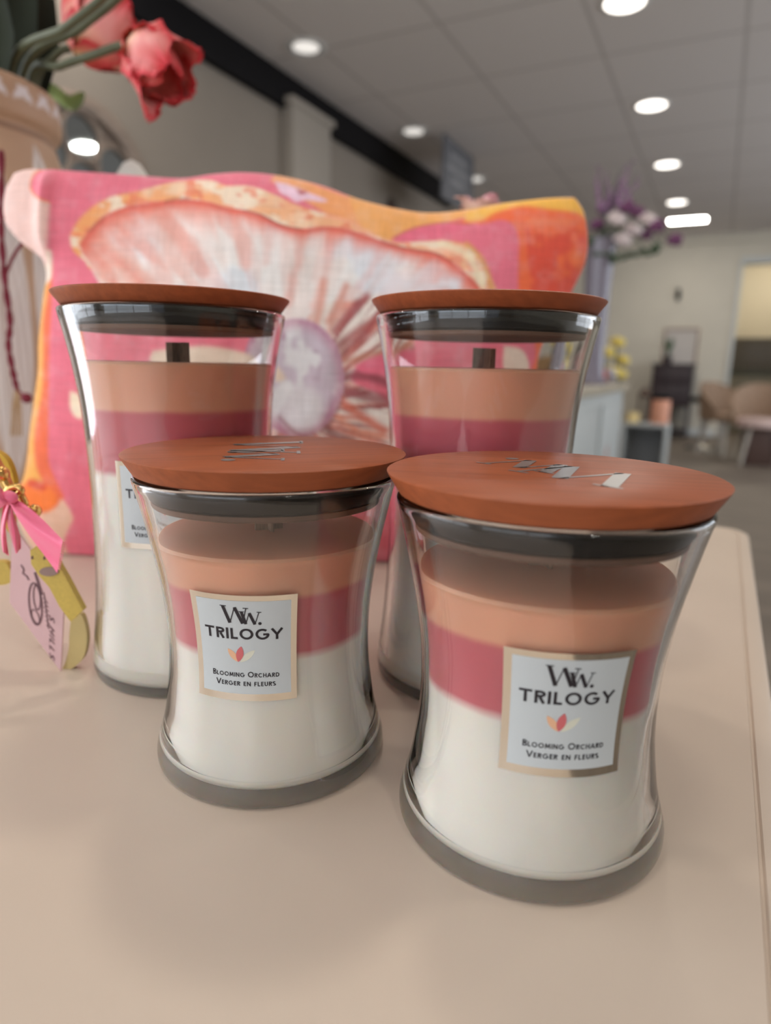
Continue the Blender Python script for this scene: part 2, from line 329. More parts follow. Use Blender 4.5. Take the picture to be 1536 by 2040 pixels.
# ------------------------------------------------------------------ the table
def rounded_rect(x0, x1, y0, y1, r, n=14):
    pts = []
    for cx, cy, a0 in ((x1 - r, y1 - r, 0), (x0 + r, y1 - r, PI / 2), (x0 + r, y0 + r, PI), (x1 - r, y0 + r, 1.5 * PI)):
        for k in range(n + 1): a = a0 + PI / 2 * k / n; pts.append((cx + r * math.cos(a), cy + r * math.sin(a)))
    return pts
TX1, TX0, TY0, TY1 = 0.037, -1.05, -0.42, 0.697
table = thing('table', 'cream painted wooden table with a grooved edge, under the four candles', 'table', (0, 0, 0), math.radians(-26.6))
loops = []
for off, z in ((0.30, 0), (.0112, 0), (.0107, -.0012), (.0099, -.0012), (.0092, -.0002), (.004, -.0006), (.0012, -.0022), (0, -.0055), (0, -.024), (.002, -.027), (.03, -.028)):
    r = max(.022 - off * .55, .004)
    loops.append([(x, y, TZ + z) for x, y in rounded_rect(TX0 + off, TX1 - off, TY0 + off, TY1 - off, r)])
V = [p for l in loops for p in l]; n = len(loops[0]); F = [tuple(range(n))]
for i in range(len(loops) - 1):
    for j in range(n): F.append((i * n + j, (i + 1) * n + j, (i + 1) * n + (j + 1) % n, i * n + (j + 1) % n))
F.append(tuple((len(loops) - 1) * n + j for j in range(n))[::-1])
obj('tabletop', mesh('tabletop', V, F, 25), M['table'], table).cycles.is_caustics_receiver = True
ap = MB().box(TX0 + .07, TX1 - .07, TY1 - .09, TY1 - .07, TZ - .12, TZ - .0275).box(TX0 + .07, TX1 - .07, TY0 + .07, TY0 + .09, TZ - .12, TZ - .0275)
ap.box(TX0 + .07, TX0 + .09, TY0 + .09, TY1 - .09, TZ - .12, TZ - .0275).box(TX1 - .09, TX1 - .07, TY0 + .09, TY1 - .09, TZ - .12, TZ - .0275)
obj('apron', ap.me('apron', None), M['table'], table)
for x in (TX0 + .09, TX1 - .14):
    for y in (TY0 + .09, TY1 - .14): obj('leg', MB().rbox(x, x + .05, y, y + .05, 0, TZ - .028).me('table_leg', 30), M['table'], table)

# ------------------------------------------------------------------ stroke lettering
def thick(pts, w0, w1=None, closed=False):
    P = [np.array(p, float) for p in pts]; k = len(P); w1 = w0 if w1 is None else w1; Lp = []; Rp = []
    for i in range(k):
        a = P[(i - 1) % k] if (closed or i > 0) else P[i]; c = P[(i + 1) % k] if (closed or i < k - 1) else P[i]
        t1 = P[i] - a; t2 = c - P[i]
        t1 = t1 / (np.linalg.norm(t1) or 1); t2 = t2 / (np.linalg.norm(t2) or 1)
        if not np.any(t1): t1 = t2
        if not np.any(t2): t2 = t1
        n1 = np.array([-t1[1], t1[0]]); n2 = np.array([-t2[1], t2[0]]); nn = n1 + n2; nn = nn / (np.linalg.norm(nn) or 1)
        w = (w0 + (w1 - w0) * i / max(k - 1, 1)) / 2 / max(nn @ n1, .35)
        Lp.append(P[i] + nn * w); Rp.append(P[i] - nn * w)
    V = []; F = []
    for i in range(k): V += [Lp[i], Rp[i]]
    for i in range(k if closed else k - 1): j = (i + 1) % k; F.append((2 * i, 2 * i + 1, 2 * j + 1, 2 * j))
    return V, F
def arc(cx, cy, rx, ry, a0, a1, n=18): return [(cx + rx * math.cos(math.radians(a0 + (a1 - a0) * i / n)), cy + ry * math.sin(math.radians(a0 + (a1 - a0) * i / n))) for i in range(n + 1)]
def glyph(ch, w):
    h = w / 2
    G = {'T': (.78, [[(0, 1 - h), (.78, 1 - h)], [(.39, 1 - w), (.39, 0)]]),
     'R': (.62, [[(h, 0), (h, 1)], [(w, 1 - h)] + arc(.30, .735, .26, .265 - h, 90, -90, 12) + [(w, .47 + h)], [(.32, .47), (.56, 0)]]),
     'I': (w, [[(h, 0), (h, 1)]]),
     'L': (.52, [[(h, 1), (h, 0)], [(w, h), (.52, h)]]),
     'O': (1.0, [('c', arc(.5, .5, .5 - h, .5 - h, 0, 360, 32)[:-1])]),
     'G': (.98, [arc(.5, .5, .5 - h, .5 - h, 48, 360, 30), [(.55, .5 - h * .2), (1 - h * .4, .5 - h * .2)]]),
     'Y': (.80, [[(.03, 1), (.40, .45)], [(.77, 1), (.40, .45)], [(.40, .50), (.40, 0)]]),
     'B': (.60, [[(h, 0), (h, 1)], [(w, 1 - h)] + arc(.30, .755, .22, .245 - h, 90, -90, 10) + [(w, .51 + h)], [(w, .51)] + arc(.30, .265, .27, .265 - h, 90, -90, 10) + [(w, h)]]),
     'M': (.95, [[(h, 0), (h + .07, 1)], [(h + .07, .98), (.475, .18)], [(.475, .18), (.88 - h, .98)], [(.88 - h, 1), (.95 - h, 0)]]),
     'N': (.78, [[(h, 0), (h, 1)], [(h, .97), (.78 - h, .03)], [(.78 - h, 0), (.78 - h, 1)]]),
     'C': (.86, [arc(.5, .5, .5 - h, .5 - h, 48, 312, 28)]),
     'H': (.74, [[(h, 0), (h, 1)], [(.74 - h, 0), (.74 - h, 1)], [(w, .52), (.74 - w, .52)]]),
     'A': (.86, [[(.04, 0), (.43, .98)], [(.82, 0), (.43, .98)], [(.2, .3), (.66, .3)]]),
     'D': (.76, [[(h, 0), (h, 1)], [(w, 1 - h)] + arc(.28, .5, .48 - h, .5 - h, 90, -90, 20) + [(w, h)]]),
     'V': (.80, [[(.04, 1), (.40, .02)], [(.76, 1), (.40, .02)]]),
     'E': (.52, [[(h, 0), (h, 1)], [(w, 1 - h), (.52, 1 - h)], [(w, .52), (.48, .52)], [(w, h), (.52, h)]]),
     'F': (.50, [[(h, 0), (h, 1)], [(w, 1 - h), (.50, 1 - h)], [(w, .50), (.46, .50)]]),
     'U': (.70, [[(h, 1)] + arc(.35, .35, .35 - h, .35 - h, 180, 360, 18) + [(.70 - h, 1)]]),
     'S': (.58, [arc(.29, .74, .26 - h * .3, .26 - h, 40, 270, 16)[:-1] + arc(.29, .26, .27 - h * .3, .26 - h, 90, -140, 16)]),
     "'": (w, [[(h, 1), (h, .72)]])}
    return G[ch]
def text_geo(s, cap, small, width, w=.17, gap=.13):
    """capitals; lower-case letters of s are set as small capitals. Centred on x=0, baseline y=0."""
    V = []; F = []; x = 0.0
    for ch in s:
        if ch == ' ': x += cap * .42; continue
        sc = cap if ch.isupper() or ch == "'" else small
        ww = w * (cap / sc) ** .5; gw, st = glyph(ch.upper(), ww)
        for q in st:
            cl = isinstance(q, tuple); v, f = thick(q[1] if cl else q, ww, None, cl); n0 = len(V)
            V += [(x + p[0] * sc, p[1] * sc) for p in v]; F += [tuple(i + n0 for i in ff) for ff in f]
        x += gw * sc + gap * cap
    x -= gap * cap; k = width / x if width else 1.0
    return [((p[0] - x / 2) * k, p[1]) for p in V], F
def ww_geo(scale, cx=748, cy=395):
    V = []; F = []
    def st(a, b, w):
        v, f = thick([a, b], w); n0 = len(V); V.extend([((p[0] - cx) * scale, -(p[1] - cy) * scale) for p in v]); F.extend([tuple(i + n0 for i in ff) for ff in f])
    for a, b, w in (((568, 296), (632, 490), 36), ((632, 490), (690, 306), 11), ((690, 306), (765, 492), 36), ((765, 492), (806, 316), 11), ((538, 294), (606, 296), 10), ((774, 312), (830, 314), 10),
                    ((757, 354), (797, 497), 32), ((797, 497), (836, 366), 10), ((836, 366), (890, 500), 32), ((890, 500), (934, 358), 10), ((732, 353), (786, 354), 9), ((912, 356), (958, 358), 9)): st(a, b, w)
    n0 = len(V); V.extend([((940 + 18 * math.cos(2 * PI * i / 14) - cx) * scale, -(488 + 18 * math.sin(2 * PI * i / 14) - cy) * scale) for i in range(14)]); F.append(tuple(range(n0, n0 + 14)))
    return V, F
def leaf_geo(a, b, w, scale, cx, cy):
    a, b = np.array(a, float), np.array(b, float); d = b - a; nrm = np.array([-d[1], d[0]]) / np.linalg.norm(d); pts = []
    for i in range(13): t = i / 12; pts.append(a + d * t + nrm * w * math.sin(PI * t) ** .8 * (1.0))
    for i in range(11, 0, -1): t = i / 12; pts.append(a + d * t - nrm * w * math.sin(PI * t) ** .8)
    return [((p[0] - cx) * scale, -(p[1] - cy) * scale) for p in pts], [tuple(range(len(pts)))]

# ------------------------------------------------------------------ candles
PM = [(0, 41.0), (.6, 42.0), (1.8, 42.7), (5, 42.7), (9, 41.7), (14, 40.3), (20, 39.0), (30, 37.6), (38, 36.9), (47, 36.7), (59, 37.3), (71, 38.8), (82, 40.8), (92, 42.9), (100, 44.7), (104.8, 45.9), (106.2, 45.6), (106.6, 44.6)]
PL = [(0, 43.0), (.6, 44.1), (2.2, 44.7), (5, 45.0), (10, 44.7), (17, 44.0), (27, 42.9), (38, 42.0), (50, 41.3), (70, 40.7), (95, 40.75), (112, 41.3), (127, 42.3), (142, 44.2), (154, 46.3), (163.2, 48.2), (165.0, 48.1), (165.6, 47.0)]
def candle(kind, label, x, y, lab_deg, lab_z, logo, rz_lid, wick_deg):
    large = kind == 'large'
    P = np.array(PL if large else PM) / 1000.0
    outer = smoothcurve(P, 5); zs = outer[:, 0]; rs = outer[:, 1]
    Rf = lambda z: float(np.interp(z, zs, rs))
    zb = P[-1, 0]; floor_z = 0.0036 if large else 0.0042
    wax_top = 0.1438 if large else 0.0855
    wt = lambda z: 0.0023 + 0.0013 * max(0.0, 1 - z / (.45 * zb)) ** 1.3
    t = thing('candle_jar', label, 'candle', (x, y, TZ + .0002), 0, 'three-layer jar candles')
    # glass: outer skin, rim, inner skin, thick base, all one closed body
    inner = []
    zz = np.linspace(floor_z + .008, zb - .0006, 60)
    rc = .0045; ri0 = Rf(floor_z + rc) - wt(floor_z + rc)
    for a in np.linspace(0, PI / 2, 9): inner.append((ri0 - rc + rc * math.sin(a), floor_z + rc - rc * math.cos(a)))
    for z in zz[1:]: inner.append((Rf(z) - wt(z), z))
    prof = [(0, .0012), (rs[0] - .006, .0012), (rs[0] - .003, .0)] + [(r, z) for z, r in outer] + [(rs[-1] - .0012, zb)] + inner[::-1] + [(0, floor_z)]
    obj('glass_jar', MB().lathe(prof, 128).me('glass_jar_' + kind, 50), M['glass'], t).cycles.is_caustics_caster = True
    # wax: fills the inside with a hairline gap
    g = .00025; gf = lambda z: -.00018 if z < .0085 else g       # the wax sits tight on the thick base and leaves a hairline gap to the wall above
    wp = [(0, floor_z - .00018)] + [(max(r - gf(z), 0), z + (-.00018 if z < floor_z + .004 else g * .7)) for r, z in inner if z < wax_top - .0015]
    rt = Rf(wax_top) - wt(wax_top) - g
    wp += [(rt - .0001, wax_top - .0012), (rt - .0006, wax_top - .0002), (rt - .0016, wax_top), (0, wax_top)]
    obj('wax', MB().lathe(wp, 128).me('wax_' + kind, 40), M['wax_' + kind], t).cycles.is_caustics_receiver = True
    # wooden wick: two crossed slips
    wm = MB(); hw, hh = (.0056, .0087) if large else (.0050, .0045)
    wm.box(-hw, hw, -.0006, .0006, wax_top + .00005, wax_top + hh); wm.box(-.0006, .0006, -hw, -.0007, wax_top + .00005, wax_top + hh * .97); wm.box(-.0006, .0006, .0007, hw, wax_top + .00005, wax_top + hh * .97)
    obj('wick', wm.me('wick_' + kind, None), M['wick'], t, rot=(0, 0, math.radians(wick_deg)))
    # lid
    H = .1720 if large else .1140; RL = .0506 if large else .0493; lb = zb + .0004
    rb = RL - .0038
    lid = obj('lid', MB().lathe([(0, lb), (rb - .001, lb), (rb, lb + .0005), (RL - .0004, H - .0010), (RL - .0002, H - .0004), (RL - .0009, H), (RL * .5, H), (0, H)], 128).me('lid_' + kind, 30), M['wood_lid'], t, rot=(0, 0, math.radians(rz_lid)))
    rg = Rf(lb - .004) - wt(lb - .004)
    gk = [(rg - .007, lb - .0002), (rg - .0018, lb - .0002), (rg - .0012, lb - .0012), (rg - .0012, lb - .0024), (rg - .0022, lb - .0032), (rg - .0022, lb - .0042), (rg - .0024, lb - .0070), (rg - .0034, lb - .0078), (rg - .007, lb - .0078)]
    gk = gk + [gk[0]]
    if not large: gk = [(r, z) for r, z in gk]
    obj('gasket', MB().lathe(gk, 128).me('gasket_' + kind, 40), M['gasket'], lid)
    pr = rg - .0030
    obj('plug', MB().lathe([(0, lb - .0099), (pr - .0005, lb - .0099), (pr, lb - .0094), (pr, lb - .0080), (rg - .0072, lb - .0079), (rg - .0072, lb - .0001), (0, lb - .0001)], 96).me('plug_' + kind, 30), M['plug'], lid)
    v, f = ww_geo(logo[0]); a = math.radians(logo[1]) - math.radians(rz_lid); ca, sa = math.cos(a), math.sin(a)
    obj('logo', mesh('lid_logo_' + kind, [(logo[2] + p[0] * ca - p[1] * sa, logo[3] + p[0] * sa + p[1] * ca, H + .00012) for p in v], f), M['silver'], lid)['label'] = 'silver foil lettering'
    # label wrapped on the waist
    Rm = Rf(lab_z); hw_, hh_ = .0170, .01845
    def wrap(V2, off):
        out = []
        for a_, h_ in V2:
            ph = a_ / Rm + math.radians(lab_deg); z = lab_z + h_; r = Rf(z) + off
            out.append((r * math.sin(ph), -r * math.cos(ph), z))
        return out
    def panel(x0, x1, y0, y1, off, rnd=0.0, nx=40, ny=30):
        Vv = [(x0 + (x1 - x0) * i / nx, y0 + (y1 - y0) * j / ny) for j in range(ny + 1) for i in range(nx + 1)]
        Ff = [(j * (nx + 1) + i, j * (nx + 1) + i + 1, (j + 1) * (nx + 1) + i + 1, (j + 1) * (nx + 1) + i) for j in range(ny) for i in range(nx)]
        return mesh('label_panel', wrap(Vv, off), Ff, 180)
    lab = obj('label', panel(-hw_ + .0022, hw_ - .0019, -hh_ + .0024, hh_ - .0019, .00010), M['label'], t)
    obj('foil_border', panel(-hw_, hw_, -hh_, hh_, .00005), M['foil'], lab)['label'] = 'mirror foil border'
    U = 2 * hh_ / 1222.0                             # one unit of the drawing
    def ink(name, geo, dx, dy, m, off=.00018):
        v, f = geo; obj(name, mesh(name, wrap([(p[0] + dx, p[1] + dy) for p in v], off), f), m, lab)
    ink('lettering', ww_geo(U), -.0002, hh_ - .184 * 2 * hh_, M['ink'])
    ink('lettering', text_geo('TRILOGY', .00385, .00385, .0252, .19, .15), -.0001, hh_ - .415 * 2 * hh_, M['ink'])
    ink('lettering', text_geo('Blooming Orchard', .00195, .0015, .0222, .17, .13), .0002, hh_ - .775 * 2 * hh_, M['ink'])
    ink('lettering', text_geo('Verger en fleurs', .00195, .0015, .0198, .17, .13), .0002, hh_ - .858 * 2 * hh_, M['ink'])
    for a_, b_, w_, m_, o_ in (((885, 800), (722, 944), 34, 'cream', .00016), ((592, 793), (706, 942), 34, 'peach', .00018), ((742, 758), (702, 942), 40, 'rose', .00021)):
        ink('leaf_emblem', leaf_geo(a_, b_, w_, U, 748, 860), -.0004, hh_ - .565 * 2 * hh_, M[m_], o_)
    return t
candle('medium', 'short jar candle with wooden lid and tan-edged label, left of the front pair', -.04232, .23214, -3.4, .0551, (.00013, -80, 0.0, 0.0), 20, 25)
candle('medium', 'short jar candle nearest the camera, with half-dark silver label edge', .04927, .195, -0.6, .0548, (.000128, 135, .002, .0014), -12, 10)
candle('large', 'tall jar candle at the back left, label half hidden by the short candle', -.0955, .3060, 0.5, .0852, (.00013, 60, 0, 0), 75, -14)
candle('large', 'tall jar candle at the back right, standing behind the nearest candle', .0425, .3005, 0.5, .0852, (.00013, 10, 0, 0), 40, 24)

# ------------------------------------------------------------------ printed cushion leaning behind the candles
def linen():
    m = mat('printed_linen', (1, 1, 1, 1), 0.85, attr='Col', sss=0.0); nt = m.node_tree; b = nt.nodes['Principled BSDF']
    tc = nt.nodes.new('ShaderNodeTexCoord'); hs = []
    for ax, sc in (((1300, 60, 40), 1), ((40, 60, 1300), 1)):
        mp = nt.nodes.new('ShaderNodeMapping'); mp.inputs['Scale'].default_value = ax; nz = nt.nodes.new('ShaderNodeTexNoise'); nz.inputs['Scale'].default_value = 1.0; nz.inputs['Detail'].default_value = 2
        nt.links.new(tc.outputs['Object'], mp.inputs[0]); nt.links.new(mp.outputs[0], nz.inputs['Vector']); hs.append(nz)
    ad = nt.nodes.new('ShaderNodeMath'); ad.operation = 'ADD'; nt.links.new(hs[0].outputs[0], ad.inputs[0]); nt.links.new(hs[1].outputs[0], ad.inputs[1])
    bp = nt.nodes.new('ShaderNodeBump'); bp.inputs['Strength'].default_value = .35; bp.inputs['Distance'].default_value = .0006
    nt.links.new(ad.outputs[0], bp.inputs['Height']); nt.links.new(bp.outputs[0], b.inputs['Normal']); b.inputs['Sheen Weight'].default_value = .15
    mx = nt.nodes.new('ShaderNodeMix'); mx.data_type = 'RGBA'; mx.blend_type = 'MULTIPLY'; mx.inputs[0].default_value = 1; mr = nt.nodes.new('ShaderNodeMapRange'); mr.inputs[1].default_value = .6; mr.inputs[2].default_value = 1.4; mr.inputs[3].default_value = .80; mr.inputs[4].default_value = 1.12
    nt.links.new(ad.outputs[0], mr.inputs[0]); at_ = [n for n in nt.nodes if n.bl_idname == 'ShaderNodeAttribute'][0]; nt.links.new(at_.outputs['Color'], mx.inputs[6]); nt.links.new(mr.outputs[0], mx.inputs[7]); nt.links.new(mx.outputs[2], b.inputs['Base Color'])
    return m
M['linen'] = linen()
def resample(pts, n):
    P = smoothcurve(pts, 12); d = np.concatenate([[0], np.cumsum(np.hypot(*np.diff(P, axis=0).T))]); u = np.linspace(0, d[-1], n)
    return np.stack([np.interp(u, d, P[:, 0]), np.interp(u, d, P[:, 1])], 1)
NU, NV = 300, 230
top = resample([(22, 342), (52, 334), (95, 337), (200, 345), (300, 353), (370, 357), (430, 350), (490, 347), (560, 354), (640, 372), (720, 401), (800, 420), (860, 426), (930, 419), (1000, 406), (1080, 396), (1144, 393)], NU)
bot = resample([(84, 1118), (200, 1124), (400, 1126), (600, 1127), (740, 1127), (900, 1127), (1070, 1124)], NU)
lef = resample([(22, 342), (3, 385), (5, 440), (38, 482), (84, 516), (95, 548), (88, 600), (80, 680), (79, 740), (71, 800), (62, 860), (57, 910), (48, 955), (32, 985), (30, 1012), (52, 1072), (84, 1118)], NV)
rig = resample([(1144, 393), (1162, 420), (1170, 460), (1171, 495), (1164, 530), (1149, 562), (1130, 602), (1112, 650), (1096, 690), (1086, 730), (1084, 860), (1094, 1000), (1070, 1124)], NV)
u = np.linspace(0, 1, NU)[None, :, None]; v = np.linspace(0, 1, NV)[:, None, None]
G = (1 - v) * top[None] + v * bot[None] + (1 - u) * lef[:, None] + u * rig[:, None] - ((1 - u) * (1 - v) * top[0] + u * (1 - v) * top[-1] + (1 - u) * v * bot[0] + u * v * bot[-1])
px, py = G[..., 0], G[..., 1]
X_, Y_ = px - 768, py - 1020; c_, s_ = math.cos(ROLL), math.sin(ROLL); X_, Y_ = c_ * X_ + s_ * Y_, -s_ * X_ + c_ * Y_
dx, dy, dz = X_ / FPX, math.cos(PITCH) - Y_ / FPX * math.sin(PITCH), -math.sin(PITCH) - Y_ / FPX * math.cos(PITCH)
LEAN, Y0 = .17, .482
t_ = (Y0 + LEAN * CAM_H) / (dy - LEAN * dz)
P0 = np.stack([t_ * dx, t_ * dy, CAM_H + t_ * dz], -1)
uu, vv = u[..., 0] * np.ones((NV, NU)), v[..., 0] * np.ones((NV, NU))
prof = np.clip(np.sin(PI * uu), 0, 1) ** .5 * np.clip(np.sin(PI * np.clip(vv, 0, 1)), 0, 1) ** .5
nrm = np.array([0, -1, LEAN]) / math.hypot(1, LEAN)
ear = sst(120, 60, px) * sst(560, 470, py)
fold = 0.007 * np.exp(-((px - 104) / 16) ** 2) * sst(330, 380, py) * sst(560, 480, py)
wob = (fbm(px / 230, py / 230, 3) - .5) * .018 * prof + (fbm(px / 70, py / 160, 5) - .5) * .004 * prof
tf = .042 * prof + wob + fold + .010 * np.exp(-((py - 1040) / 70) ** 2) * prof
front = P0 + nrm * tf[..., None]; back = P0 - nrm * (.050 * prof + wob * .5)[..., None]
front[..., 1] += .004 * ear; back[..., 1] += .004 * ear
for A in (front, back): A[..., 2] = np.maximum(A[..., 2], .0008)
Q = proj(front.reshape(-1, 3)); Pn = Paint(Q, (236, 118, 136)); qx, qy = Q[:, 0], Q[:, 1]
n1 = fbm(qx / 60, qy / 60, 11); n2 = fbm(qx / 24, qy / 24, 17); n3 = fbm(qx / 110, qy / 110, 23)
Pn.mix(.30 * sst(.5, .75, n3), (224, 96, 112)); Pn.mix(.35 * sst(600, 1000, qy), (220, 92, 100))
# left border: yellow, orange and peach
Pn.poly([(60, 540), (100, 520), (104, 560), (101, 640), (98, 700), (97, 780), (96, 860), (97, 920), (112, 960), (125, 1000), (60, 1020), (20, 1000), (40, 700)], (238, 106, 62), 4)
Pn.poly([(50, 520), (97, 516), (98, 560), (86, 640), (86, 700), (84, 780), (74, 830), (68, 880), (72, 930), (84, 965), (40, 960), (40, 700)], (240, 168, 78), 5)
Pn.poly([(24, 985), (60, 958), (95, 968), (113, 992), (108, 1018), (80, 1026), (40, 1030)], (250, 122, 44), 6)
Pn.mix(.8 * sst(14, 2, segdist(Q, [(62, 962), (85, 970)], False)), (215, 60, 40))
Pn.poly([(40, 1022), (88, 1022), (112, 1010), (125, 996), (145, 1030), (138, 1050), (128, 1080), (140, 1110), (170, 1126), (200, 1150), (20, 1150)], (236, 186, 156), 5)
Pn.poly([(88, 500), (102, 500), (103, 545), (97, 560), (90, 560)], (250, 226, 206), 4)
# pale flap at the upper left corner with an orange drawn edge
Pn.poly([(-30, 300), (80, 325), (66, 350), (60, 372), (70, 392), (88, 402), (99, 404), (96, 440), (92, 500), (80, 530), (-40, 520)], (247, 206, 194), 3)
Pn.line([(110, 334), (76, 340), (62, 358), (62, 378), (76, 394), (96, 402)], 1.6, (240, 140, 84), 2)
Pn.line([(40, 500), (66, 512), (84, 528)], 5, (240, 110, 60), 4)
# upper right: yellow and orange
Pn.poly([(560, 340), (640, 372), (720, 402), (800, 440), (770, 480), (700, 455), (640, 420), (600, 395), (570, 372), (540, 360)], (246, 164, 104), 6)
Pn.poly([(690, 380), (800, 400), (1180, 370), (1190, 440), (1000, 424), (900, 440), (800, 470), (760, 482), (720, 450)], (246, 172, 98), 5)
Pn.poly([(900, 445), (960, 428), (1000, 415), (1060, 405), (1110, 408), (1200, 420), (1220, 700), (1080, 760), (1078, 660), (1036, 600), (1033, 520), (1034, 480), (1024, 450), (1000, 438), (960, 446)], (246, 110, 66), 4)
Pn.poly([(930, 422), (1000, 402), (1080, 388), (1180, 380), (1176, 440), (1150, 424), (1090, 416), (1040, 410), (990, 422), (960, 438), (928, 440)], (250, 186, 76), 7)
Pn.mix(.75 * sst(0, 12, sdf(Q, [(1040, 450), (1220, 420), (1220, 720), (1060, 720)])) * sst(.50, .68, n1), (226, 74, 62))
Pn.mix(.55 * sst(0, 12, sdf(Q, [(1040, 430), (1220, 430), (1220, 720), (1060, 720)])) * sst(.52, .36, n3), (250, 138, 84))
Pn.poly([(782, 474), (820, 455), (880, 444), (930, 446), (950, 448), (900, 466), (850, 476), (800, 486)], (236, 112, 134), 3)
Pn.line([(786, 472), (830, 452), (890, 443), (940, 448)], 1.4, (190, 100, 50), 2, .7)
# pale blossom scrap on the top edge
Pn.poly([(548, 362), (575, 368), (610, 382), (650, 398), (640, 402), (610, 398), (590, 402), (575, 392), (560, 385), (552, 372)], (246, 206, 222), 4); Pn.poly([(590, 378), (612, 382), (600, 388)], (180, 60, 60), 4)
# the large petals: fringe, rim, streaked inside
CX, CY_ = 570, 820
ang = np.degrees(np.arctan2(-(qy - CY_), qx - CX)); rad = np.hypot(qx - CX, qy - CY_)
rim = [(160, 486), (176, 462), (206, 432), (246, 414), (290, 406), (336, 400), (380, 398), (420, 404), (452, 414), (486, 419), (520, 428), (560, 448), (600, 456), (640, 452), (676, 454), (720, 466), (760, 480), (790, 490), (830, 498), (866, 504), (900, 522), (928, 545), (950, 566), (965, 590)]
fringe = [(140, 470), (150, 448), (166, 428), (196, 404), (236, 388), (280, 380), (330, 366), (376, 360), (420, 360), (450, 370), (500, 372), (545, 388), (590, 408), (640, 424), (690, 436), (740, 462), (780, 482), (840, 482), (880, 480), (920, 484), (945, 500), (962, 530), (980, 560), (990, 590)]
inner = rim + [(960, 640), (900, 660), (760, 620), (745, 680), (700, 640), (560, 640), (400, 660), (236, 600), (196, 560), (178, 525), (164, 505)]
al = Pn.poly(fringe + [(960, 600), (700, 560), (300, 560), (190, 540), (170, 520), (146, 500)], (247, 166, 104), 3)
Pn.mix(al * sst(.45, .70, fbm(qx / 75, qy / 40, 29)) * .8, (250, 216, 180)); Pn.mix(al * sst(.50, .75, fbm(qx / 90, qy / 50, 31)) * .8, (242, 136, 104)); Pn.mix(al * sst(300, 520, qx) * .35, (248, 206, 176)); Pn.mix(al * sst(.52, .60, fbm(qx / 46, qy / 20, 33)) * .85, (250, 230, 204)); Pn.mix(al * sst(.56, .64, fbm(qx / 38 + 9, qy / 24, 35)) * .7, (238, 124, 92))
al = Pn.poly(inner, (246, 242, 236), 3)
dr = segdist(Q, smoothcurve(rim, 4), False)
lf = sst(560, 230, qx); rt_ = sst(800, 900, qx)
st = fbm(ang / 13.0 + 9, rad / 340, 41); st2 = fbm(ang / 6.5 + 40, rad / 260 + .4 * n3, 43); bl_ = fbm(qx / 95, qy / 70, 45)
Pn.mix(al * sst(.46, .70, bl_) * (.12 + .50 * lf), (242, 204, 190)); Pn.mix(al * sst(.55, .32, bl_) * (1 - .6 * lf) * .75, (228, 232, 238))
Pn.mix(al * sst(.50, .66, st + .12 * (n1 - .5)) * (.22 + .42 * lf), (240, 192, 174)); Pn.mix(al * sst(.58, .70, st2 + .10 * (n2 - .5)) * (.20 + .40 * lf), (234, 156, 136))
Pn.mix(al * rt_ * .7 * sst(.35, .6, n1), (236, 150, 134))
for a_, b_, w_, k_ in (((206, 500), (296, 590), 9, .55), ((196, 520), (232, 590), 8, .5), ((330, 440), (400, 540), 16, .40), ((250, 470), (330, 560), 14, .30), ((450, 440), (492, 520), 15, .40), ((596, 470), (572, 600), 8, .40), ((655, 480), (628, 610), 8, .35), ((520, 440), (530, 520), 12, .3), ((760, 500), (690, 600), 9, .3)): 
    mx_ = ((a_[0] + b_[0]) / 2 + 9, (a_[1] + b_[1]) / 2 - 6); dl = segdist(Q, smoothcurve([a_, mx_, b_], 6), False) + 16 * (n2 - .5)
    Pn.mix(al * (1 - sst(w_ - 8, w_ + 9, dl)) * k_, (234, 136, 116))
fing = 20 + 46 * sst(.35, .75, fbm(ang / 5.0, rad * 0 + 3.3, 49)) + 26 * lf
Pn.mix(al * np.clip(1.1 - dr / fing, 0, 1) ** 1.3 * .85, (238, 128, 102)); Pn.mix(al * np.exp(-dr / (9 + 12 * n2)) * .9, (232, 92, 68)); Pn.mix(al * np.exp(-dr / 4.5) * .65, (204, 58, 52))
Pn.line([(880, 486), (920, 500), (945, 528), (962, 570)], 7, (250, 228, 190), 6, .8); Pn.line([(930, 486), (962, 520), (980, 575)], 5, (226, 160, 84), 5, .8)
Pn.line(rim[9:13], 1.6, (120, 50, 44), 2, .6); Pn.line([(330, 402), (352, 396), (376, 396)], 2, (130, 50, 40), 3, .6); Pn.line([(176, 462), (206, 434)], 2, (150, 60, 50), 3, .6); Pn.line(rim[16:21], 1.6, (130, 44, 40), 2, .5)
